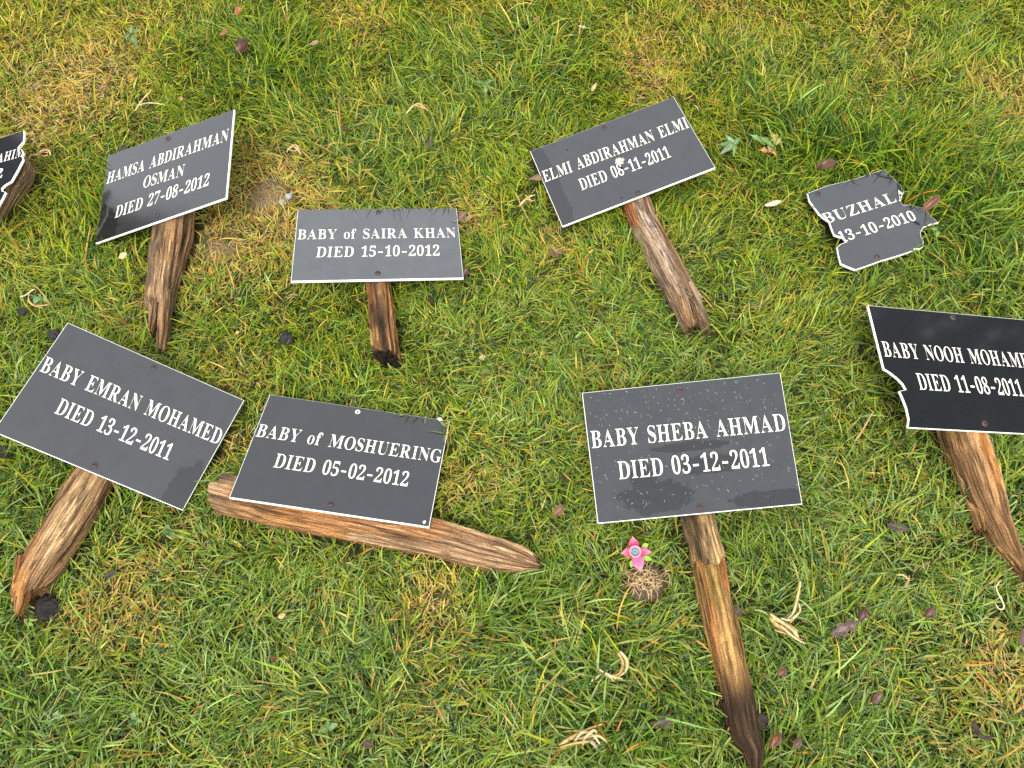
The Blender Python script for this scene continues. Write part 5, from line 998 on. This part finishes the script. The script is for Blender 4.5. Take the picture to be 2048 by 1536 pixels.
weed((268, 1440), [((258, 1450), (268, 1440), 14, GR, 0), ((280, 1444), (268, 1440), 13, GR2, 0), ((266, 1426), (268, 1440), 12, (.15, .23, .10), 0)], 'three-leaved clover near the bottom left, right of the other clover', 'clover', .036)
weed((655, 1455), [((640, 1462), (656, 1455), 17, GR2, 0), ((672, 1450), (656, 1455), 14, (.14, .22, .09), 0), ((655, 1444), (656, 1455), 12, GR, 0)], 'broad green weed leaves near the bottom, left of centre', 'weed', .036)
weed((262, 68), [((247, 72), (262, 68), 12, GR, 2), ((262, 50), (262, 66), 12, (.12, .17, .07), 2), ((270, 86), (262, 70), 11, GR, 0), ((278, 56), (264, 66), 10, GR2, 2)], 'dark green lobed weed near the top left', 'weed', .04)
weed((970, 168), [((950, 160), (970, 168), 10, GR, 2), ((985, 158), (970, 168), 10, GR, 2), ((972, 184), (970, 168), 9, GR2, 2)], 'dark feathery weed at the top centre right', 'weed', .04)
weed((1876, 460), [((1868, 456), (1876, 460), 9, (.13, .24, .05), 0), ((1884, 455), (1876, 460), 9, (.13, .24, .05), 0), ((1877, 470), (1876, 460), 9, (.14, .25, .05), 0)], 'small bright clover right of the plaque fragment', 'clover', .045)
weed((338, 1064), [((326, 1062), (338, 1066), 13, GR, 0), ((348, 1070), (338, 1066), 13, GR, 0), ((334, 1050), (338, 1064), 9, (.14, .2, .08), 0)], 'dark green clover right of the ridged brown post', 'clover', .036)

# soil plug with dead roots under the flower
ck = pxscale(1292, 1172)
SP = lump('soil_plug', (1292, 1168), 40, .004, (.115, .078, .048), 'round brown plug of soil covered with dead roots below the pink flower', 'soil plug', 15, .55, amp=.22)
g = np.random.default_rng(5); parts = []
for k in range(85):
    a = g.uniform(0, 2 * math.pi); rr = 38 * math.sqrt(g.random())
    p0 = np.array((1292 + rr * math.cos(a), 1158 + rr * math.sin(a) * .75)); b_ = g.uniform(0, 2 * math.pi); ln = g.uniform(10, 34); bend = g.normal(0, .5)
    P = [p0, p0 + ln * .5 * np.array((math.cos(b_), math.sin(b_))), p0 + ln * np.array((math.cos(b_ + bend), math.sin(b_ + bend)))]
    def hz(q):
        return .012 + .022 * max(0.0, 1 - ((q[0] - 1292) ** 2 + (q[1] - 1168) ** 2) / 44 ** 2) + g.uniform(0, .004)
    pts = [at(x_, y_, hz((x_, y_))) for x_, y_ in pxcurve(P, 6)]
    parts.append(ribbon_geo(pts, g.uniform(1.2, 2.6) * ck, np.array((.55, .38, .18)) * g.uniform(.5, 1.15), k))
V, F, Cc = join_geo(parts)
o = link('dead_roots', raw_mesh('dead_roots', V, F, M_STRAW, Cc), SP); o['kind'] = 'stuff'

# pink artificial flower: four petals round a clear cup
fc = at(1270, 1104, .046); fk = pxscale(1270, 1104)
FL = thing('artificial_flower', at(1270, 1104, 0), 'pink four-petalled artificial flower with a teal core, lying on the soil plug', 'artificial flower')
Nn = (CC - fc); Nn /= np.linalg.norm(Nn); Nn = Nn * .8 + np.array((0, 0, .4)); Nn /= np.linalg.norm(Nn)
def to_plane(px):
    return onplane(px, fc, Nn)
M_PET = leaf_like_mat('pink_petal', .45, .25, False, .35)
for k, (tip, wd, c0) in enumerate([((1265, 1073), 20, (.66, .012, .085)), ((1303, 1104), 18, (.66, .03, .11)), ((1282, 1143), 23, (.72, .12, .30)), ((1243, 1106), 19, (.68, .05, .14))]):
    tp = to_plane(tip) - Nn * .002; d = tp - fc; ln = np.linalg.norm(d)
    V, F, Cc = leaf_geo(fc + d * .15 - Nn * .001, d, Nn, ln * .88, wd * fk, lambda t: (0.5 + .5 * math.sin(math.pi * min(1, t * 1.1))) * (1 if t < .4 else max(0, 1 - ((t - .4) / .6) ** 1.6)) + .02, .25, .28, c0, 40 + k, 0, 13, 9, -.1)
    Cc = np.array(Cc); tt = np.repeat(np.linspace(0, 1, 13), 9)[:, None]; ft = .75 * tt ** 2.2; Cc = np.clip(Cc * (1 - ft) + np.array((.82, .45, .56)) * ft, 0, .9)
    o = link('petal', raw_mesh('petal', V, F, M_PET, Cc), FL); thick(o, .0006)
    o['label'] = ['deep pink upright petal', 'pink right-hand petal', 'pale pink lower petal', 'torn pink left-hand petal'][k]
for tip, b_ in (((1304, 1119), (1284, 1114)), ((1262, 1135), (1266, 1118)), ((1297, 1088), (1284, 1094))):
    V, F, Cc = leaf_geo(to_plane(b_) - Nn * .003, to_plane(tip) - to_plane(b_), Nn, np.linalg.norm(to_plane(tip) - to_plane(b_)), 9 * fk, ov, .2, .2, (.22, .42, .04), 9)
    o = link('sepal', raw_mesh('sepal', V, F, M_LEAF, Cc), FL); thick(o, .0005)
d1, s1, _ = frame_from(to_plane((1290, 1104)) - fc, Nn); s1 = np.cross(Nn, d1)
def lathe(prof, S=24):
    V = [fc + (math.cos(2 * math.pi * k / S) * d1 + math.sin(2 * math.pi * k / S) * s1) * r_ + Nn * h for r_, h in prof for k in range(S)]
    F = [[a * S + k, a * S + (k + 1) % S, (a + 1) * S + (k + 1) % S, (a + 1) * S + k] for a in range(len(prof) - 1) for k in range(S)]
    return V, F
R0 = 11.2 * fk
V, F = lathe([(R0 * .72, .000), (R0, .007), (R0 * 1.02, .0085), (R0 * .88, .0085), (R0 * .84, .007), (R0 * .6, .0015), (R0 * .05, .0012)])
link('cup', raw_mesh('cup', V, F, flat_mat('pink_clear_cup', (.62, .30, .38), .2, .5, 900, .3)), FL)
V, F = lathe([(R0 * .50, .0015), (R0 * .50, .0050), (R0 * .40, .0062), (R0 * .16, .0062), (R0 * .13, .0035), (R0 * .02, .0034)])
link('core', raw_mesh('core', V, F, flat_mat('teal_core', (.10, .30, .26), .45, .4)), FL)

# ------------------------------------------------------------------ what the plaques mirror: a brick chapel wall to the left, trees to the right
def polar(az, dist, z=0.0):
    return np.array((math.sin(rad(az)) * dist, math.cos(rad(az)) * dist, z))
def box_geo(c, ex, ey, ez, hx, hy, hz, colr=(1, 1, 1)):
    V = [c + ex * hx * a + ey * hy * b_ + ez * hz * k for a in (-1, 1) for b_ in (-1, 1) for k in (-1, 1)]
    return V, [[0, 1, 3, 2], [4, 6, 7, 5], [0, 4, 5, 1], [2, 3, 7, 6], [0, 2, 6, 4], [1, 5, 7, 3]], [colr] * 8
bc = polar(-69.5, 16); ex = polar(-69.5 + 90, 1); ey = polar(-69.5, 1); ez = np.array((0, 0, 1.))
BD = thing('chapel', bc, 'dark brick chapel beyond the lawn to the left, mirrored in a plaque corner', 'chapel')
v, f, c_ = box_geo(bc + ez * 2.9, ex, ey, ez, 2.75, 2.5, 2.9); link('wall', raw_mesh('wall', v, f, M_BRICK, smooth=False), BD)
rf = [bc + ex * a + ey * b_ + ez * h for b_ in (-2.8, 2.8) for a, h in ((-3.0, 5.75), (0, 7.6), (3.0, 5.75), (3.0, 5.6), (0, 7.4), (-3.0, 5.6))]
link('roof', raw_mesh('roof', rf, [[0, 1, 7, 6], [1, 2, 8, 7], [2, 3, 9, 8], [3, 4, 10, 9], [4, 5, 11, 10], [5, 0, 6, 11], [5, 4, 3, 2, 1, 0], [6, 7, 8, 9, 10, 11]], M_SLATE, smooth=False), BD)
for k in (-1.3, 1.3):
    v, f, c_ = box_geo(bc + ex * k + ez * 2.6 - ey * 2.52, ex, ey, ez, .45, .06, .9); wo = link('window', raw_mesh('window', v, f, M_FRAME, smooth=False), BD)
    v, f, c_ = box_geo(bc + ex * k + ez * 2.6 - ey * 2.56, ex, ey, ez, .38, .04, .82); link('pane', raw_mesh('pane', v, f, M_GLASS, smooth=False), wo)
def tree(az, dist, h, crown_r, crown_z, n, label, seed, lf=.09):
    g = np.random.default_rng(seed); c = polar(az, dist); t = thing('tree', c, label, 'tree', 'trees beyond the lawn')
    parts = []
    def limb(p, q, r0, r1, S=8):
        d = q - p; d = d / np.linalg.norm(d); a = np.cross(d, (0.3, .9, .1)); a /= np.linalg.norm(a); b_ = np.cross(d, a); V = []
        for k_, (pp, r_) in enumerate(((p, r0), ((p + q) / 2 + g.normal(0, .05, 3), (r0 + r1) / 2), (q, r1))):
            V += [pp + r_ * (math.cos(2 * math.pi * k / S) * a + math.sin(2 * math.pi * k / S) * b_) for k in range(S)]
        parts.append((V, [[i * S + k, i * S + (k + 1) % S, (i + 1) * S + (k + 1) % S, (i + 1) * S + k] for i in (0, 1) for k in range(S)], [(.09, .07, .05)] * len(V)))
    top = c + np.array((0, 0, h * .75)); limb(c, top, .22, .09)
    cl = []
    for k in range(46):
        d = g.normal(0, 1, 3); d /= np.linalg.norm(d); r_ = g.uniform(.35, 1.0)
        p = c + np.array((0, 0, crown_z)) + d * np.array((crown_r, crown_r, (h - crown_z))) * r_; cl.append(p)
        if k < 22:
            limb(c + np.array((0, 0, h * g.uniform(.25, .7))), p, .06, .015)
    V, F, Cc = join_geo(parts); link('trunk', raw_mesh('trunk', V, F, M_BARK), t)
    cl = np.array(cl); pick = g.integers(0, len(cl), n); P = cl[pick] + g.normal(0, crown_r * .17, (n, 3))
    d = g.normal(0, 1, (n, 3)); d /= np.linalg.norm(d, axis=1)[:, None]; e = np.cross(d, g.normal(0, 1, (n, 3))); e /= np.linalg.norm(e, axis=1)[:, None]
    s_ = lf * g.uniform(.6, 1.3, (n, 1))
    V = np.stack([P - d * s_, P + e * s_ * .45, P + d * s_, P - e * s_ * .45], 1).reshape(-1, 3)
    link('crown', raw_mesh('crown', V, np.arange(4 * n).reshape(n, 4), M_TREE, smooth=False), t)
tree(66, 13, 13.0, 2.8, 8.0, 4600, 'broad leafy tree beyond the lawn to the right, mirrored in the right-hand plaque', 1, .17)
tree(82, 12, 11.5, 2.6, 7.0, 4600, 'second leafy tree further round to the right, behind the viewer side', 2, .17)
tree(-67, 22, 15.5, 3.0, 9.5, 8000, 'tall tree standing behind the brick chapel', 3, .2)
# ------------------------------------------------------------------ the lawn, blade by blade
def grow(n_try, region, dens, kind, seed):
    g = np.random.default_rng(seed)
    x = g.uniform(region[0], region[1], n_try); y = g.uniform(region[2], region[3], n_try)
    # clump the roots a little
    x = x + .006 * vnoise(x * 60, y * 60, seed + 1); y = y + .006 * vnoise(x * 60, y * 60, seed + 2)
    keep = g.random(n_try) < dens(x, y)
    x, y = x[keep], y[keep]
    dry = blobs(DRY, x, y); lush = blobs(LUSH, x, y); bare = blobs(BARE, x, y)
    n1 = fbm(x * 7, y * 7, 31, 3); n2 = fbm(x * 22, y * 22, 37, 2); n3 = fbm(x * 3.0, y * 3.0, 43, 3)
    dry = np.clip(dry + .45 * np.clip(n1 + .1 * n2 - .15, 0, 1) + .10 * n2, 0, 1.4) * np.clip(1 - .55 * lush, .2, 1)
    lush = np.clip(lush + .45 * np.clip(n3 - .1, 0, 1) + .25 * n2, 0, 1.4)
    return g, x, y, dry, lush, bare, n1, n2, n3
def in_view(x, y, pad=0.10):
    """how far a ground point is inside what the photograph covers (the tended part of the lawn)"""
    yy = np.clip((y + .06) / 1.72, 0, 1); half = .80 + .48 * yy
    return (np.abs(x) < half + pad) & (y > -.06 - pad) & (y < 1.66 + pad)
def respect(P, roots, g):
    """P (n,S,3): keep the blades out of plates, posts and small things"""
    kill = np.zeros(len(P), bool)
    for pl in PLATES:
        Q = pl.P[:, :2]; lo = Q.min(0) - .1; hi = Q.max(0) + .1
        idx = np.nonzero((roots[:, 0] > lo[0]) & (roots[:, 0] < hi[0]) & (roots[:, 1] > lo[1]) & (roots[:, 1] < hi[1]))[0]
        if not len(idx):
            continue
        p = P[idx]
        zr = pl.c[2] - ((roots[idx, 0] - pl.c[0]) * pl.n[0] + (roots[idx, 1] - pl.c[1]) * pl.n[1]) / pl.n[2]
        ri = inside_poly(Q, roots[idx, 0], roots[idx, 1])
        gh_ = ground_h(roots[idx, 0], roots[idx, 1])
        kill[idx[ri & (zr - gh_ < .030)]] = True
        zp = pl.c[2] - ((p[..., 0] - pl.c[0]) * pl.n[0] + (p[..., 1] - pl.c[1]) * pl.n[1]) / pl.n[2]
        ins = inside_poly(Q, p[..., 0], p[..., 1])
        # also a hair outside the edge, so that a blade does not cut through the rim
        lowp = zp - .008 < ground_h(p[..., 0], p[..., 1]) + .012
        over = lowp & ~ri[:, None] & (g.random(len(idx)) < (.45 if len(pl.P) > 30 else .22))[:, None]
        z_new = np.where(over, np.maximum(p[..., 2], zp + .002), np.minimum(p[..., 2], zp - TH - .003))
        p[..., 2] = np.where(ins, z_new, p[..., 2])
        P[idx] = p
    for (Q, zt) in POSTS:
        Q2 = Q[:, :2]; cen = Q2.mean(0); lo = Q2.min(0) - .09; hi = Q2.max(0) + .09
        idx = np.nonzero((roots[:, 0] > lo[0]) & (roots[:, 0] < hi[0]) & (roots[:, 1] > lo[1]) & (roots[:, 1] < hi[1]))[0]
        if not len(idx):
            continue
        kill[idx[inside_poly(cen + (Q2 - cen) * 1.0, roots[idx, 0], roots[idx, 1])]] = True
        p = P[idx]; ins = inside_poly(cen + (Q2 - cen) * 1.02, p[..., 0], p[..., 1])
        p[..., 2] = np.where(ins, np.minimum(p[..., 2], zt * .4), p[..., 2])
        P[idx] = p
    for (cx, cy, r, z) in LOW:
        idx = np.nonzero((np.abs(roots[:, 0] - cx) < r + .06) & (np.abs(roots[:, 1] - cy) < r + .06))[0]
        if not len(idx):
            continue
        ri = np.hypot(roots[idx, 0] - cx, roots[idx, 1] - cy) < r
        kill[idx[ri & (g.random(len(idx)) < .6)]] = True
        p = P[idx]; ins = np.hypot(p[..., 0] - cx, p[..., 1] - cy) < r * 1.15
        lowb = (g.random(len(idx)) < .7)[:, None]
        p[..., 2] = np.where(ins & lowb, np.minimum(p[..., 2], max(z - .006, .004)), p[..., 2]); P[idx] = p
    return kill
def build(name, g, x, y, L, W, th, el, curl, twist, roll, colr, dew, S, label, cat):
    n = len(x); gz = ground_h(x, y)
    P = np.zeros((n, S + 1, 3)); P[:, 0] = np.stack([x, y, gz - .002], -1); H = []
    for k in range(S):
        e = el - curl * (k + .5) / S; h = th + twist * (k + .5) / S
        st = (L / S)[:, None] * np.stack([np.cos(e) * np.cos(h), np.cos(e) * np.sin(h), np.sin(e)], -1)
        P[:, k + 1] = P[:, k] + st; H.append(h)
    P[..., 2] = np.maximum(P[..., 2], gz[:, None] + .0025 + .004 * g.random((n, 1)))
    P[:, 0, 2] = gz - .002
    kill = respect(P, np.stack([x, y], -1), g)
    ok = ~kill
    P = P[ok]; n = len(P); W = W[ok]; roll = roll[ok]; colr = colr[ok]; dew = dew[ok]; H = [h[ok] for h in H]
    prof = np.interp(np.linspace(0, 1, S + 1), [0, .15, .45, .8, 1], [.55, .8, 1.0, .62, .06])
    V = np.zeros((n, S + 1, 2, 3)); Cc = np.zeros((n, S + 1, 2, 4), np.float32)
    for k in range(S + 1):
        h = H[min(k, S - 1)]
        d = P[:, min(k + 1, S)] - P[:, max(k - 1, 0)]; d /= np.linalg.norm(d, axis=1)[:, None] + 1e-9
        s = np.stack([-np.sin(h), np.cos(h), 0 * h], -1); u = np.cross(d, s)
        w_ = (s * np.cos(roll)[:, None] + u * np.sin(roll)[:, None]) * (W * prof[k] / 2)[:, None]
        V[:, k, 0] = P[:, k] - w_; V[:, k, 1] = P[:, k] + w_
        Cc[:, k, :, :3] = colr[:, None]; Cc[:, k, :, 3] = dew[:, None]
    i0 = (np.arange(n) * (S + 1) * 2)[:, None] + (np.arange(S) * 2)[None]
    F = np.stack([i0, i0 + 1, i0 + 3, i0 + 2], -1).reshape(-1, 4)
    me = raw_mesh(name, V.reshape(-1, 3), F, M_GRASS if name == 'lawn_grass' else M_STRAW, Cc.reshape(-1, 4))
    o = link(name, me); tag(o, label, cat, kind='stuff')
    print(name, n, 'blades', len(F) * 2, 'tris')
    return o

# 1 living blades
def dens1(x, y):
    b = np.clip(blobs(BARE, x, y), 0, 1); d = np.clip(blobs(DRY, x, y), 0, 1.2)
    far = np.where(in_view(x, y), 1.0, .22)
    return np.clip(far * (1 - .93 * b) * (1 - .28 * d), 0, 1)
REG = (-1.9, 1.9, -.6, 2.3)
g, x, y, dry, lush, bare, n1, n2, n3 = grow(GRASS_N, REG, dens1, 'grass', 101)
n = len(x); nearf = np.clip(1 - y / 1.6, 0, 1)
L = (.020 + .018 * g.random(n) + .010 * g.gamma(1.0, 1.0, n)) * (1 + 1.0 * lush) * (1 - .25 * np.clip(dry, 0, 1))
L = np.clip(L * .80, .011, .10)
W = (.0014 + .0013 * g.random(n) + .0007 * lush) * (1 + .25 * (g.random(n) < .12))
flow = 2.6 * math.pi * (.6 * fbm(x * 3.2, y * 3.2, 61, 2) + .5 * vnoise(x * 11, y * 11, 63))
th = flow + g.normal(0, .55, n) + np.where(g.random(n) < .42, g.uniform(0, 2 * math.pi, n), 0)
el = np.clip(g.normal(.78, .36, n) + .12 * lush, .05, 1.4)
curl = g.normal(.75, .55, n) + .25 * lush
twist = g.normal(0, .45, n); roll = g.normal(0, .55, n)
fresh = np.array((.140, .225, .010)); yel = np.array((.285, .305, .014)); pale = np.array((.25, .34, .075)); deep = np.array((.036, .080, .005)); straw = np.array((.50, .36, .075)); orang = np.array((.46, .21, .035))
r = g.random(n)
yw = np.clip(.30 + .35 * (y / 1.6) + .30 * n1 + .5 * dry - .25 * lush, .02, .95)
colr = np.where((r < yw)[:, None], yel, fresh)
r = g.random(n); colr = np.where((r < .26 + .10 * lush)[:, None], deep, colr)  # darkest green, partly standing in for shade between the blades
dw = np.clip(.10 + .45 * nearf + .35 * n3, .02, .75)
r = g.random(n); colr = np.where((r < dw * .42)[:, None], pale, colr)
r = g.random(n); colr = np.where((r < .018 + .50 * np.clip(dry, 0, 1.2))[:, None], straw, colr)
r = g.random(n); colr = np.where((r < .008 + .08 * np.clip(dry, 0, 1))[:, None], orang, colr)
colr = colr * np.exp(g.normal(0, .20, n))[:, None] * (1 + g.normal(0, .06, (n, 3)))
dew = np.clip(dw * g.random(n) * 1.5, 0, 1)
build('lawn_grass', g, x, y, L, W, th, el, curl, twist, roll, np.clip(colr, .01, .8), dew, 4, 'short damp mown grass covering the ground, green with yellowed patches', 'grass')

# 2 fine dead thatch, lying flat
def dens2(x, y):
    b = np.clip(blobs(BARE, x, y), 0, 1); d = np.clip(blobs(DRY, x, y), 0, 1.2)
    return np.clip(np.where(in_view(x, y), 1.0, .15) * (.13 + .87 * d) * (1 - .6 * b), 0, 1)
g, x, y, dry, lush, bare, n1, n2, n3 = grow(THATCH_N, REG, dens2, 'thatch', 202)
n = len(x)
L = .012 + .022 * g.random(n); W = .0007 + .0008 * g.random(n)
th = g.uniform(0, 2 * math.pi, n); el = g.normal(.35, .28, n); curl = g.normal(.5, .7, n); twist = g.normal(0, 1.0, n); roll = g.normal(0, .8, n)
c1 = np.array((.46, .32, .11)); c2 = np.array((.34, .18, .05)); c3 = np.array((.55, .45, .24)); c4 = np.array((.16, .105, .05))
r = g.random(n)[:, None]; colr = np.where(r < .42, c1, np.where(r < .62, c2, np.where(r < .82, c3, c4)))
colr = colr * np.exp(g.normal(0, .22, n))[:, None]
build('dry_thatch', g, x, y, L, W, th, el, curl, twist, roll, np.clip(colr, .01, .8), np.zeros(n), 3, 'fine dead straw lying flat among the grass, thick on the yellow patches', 'dead grass')
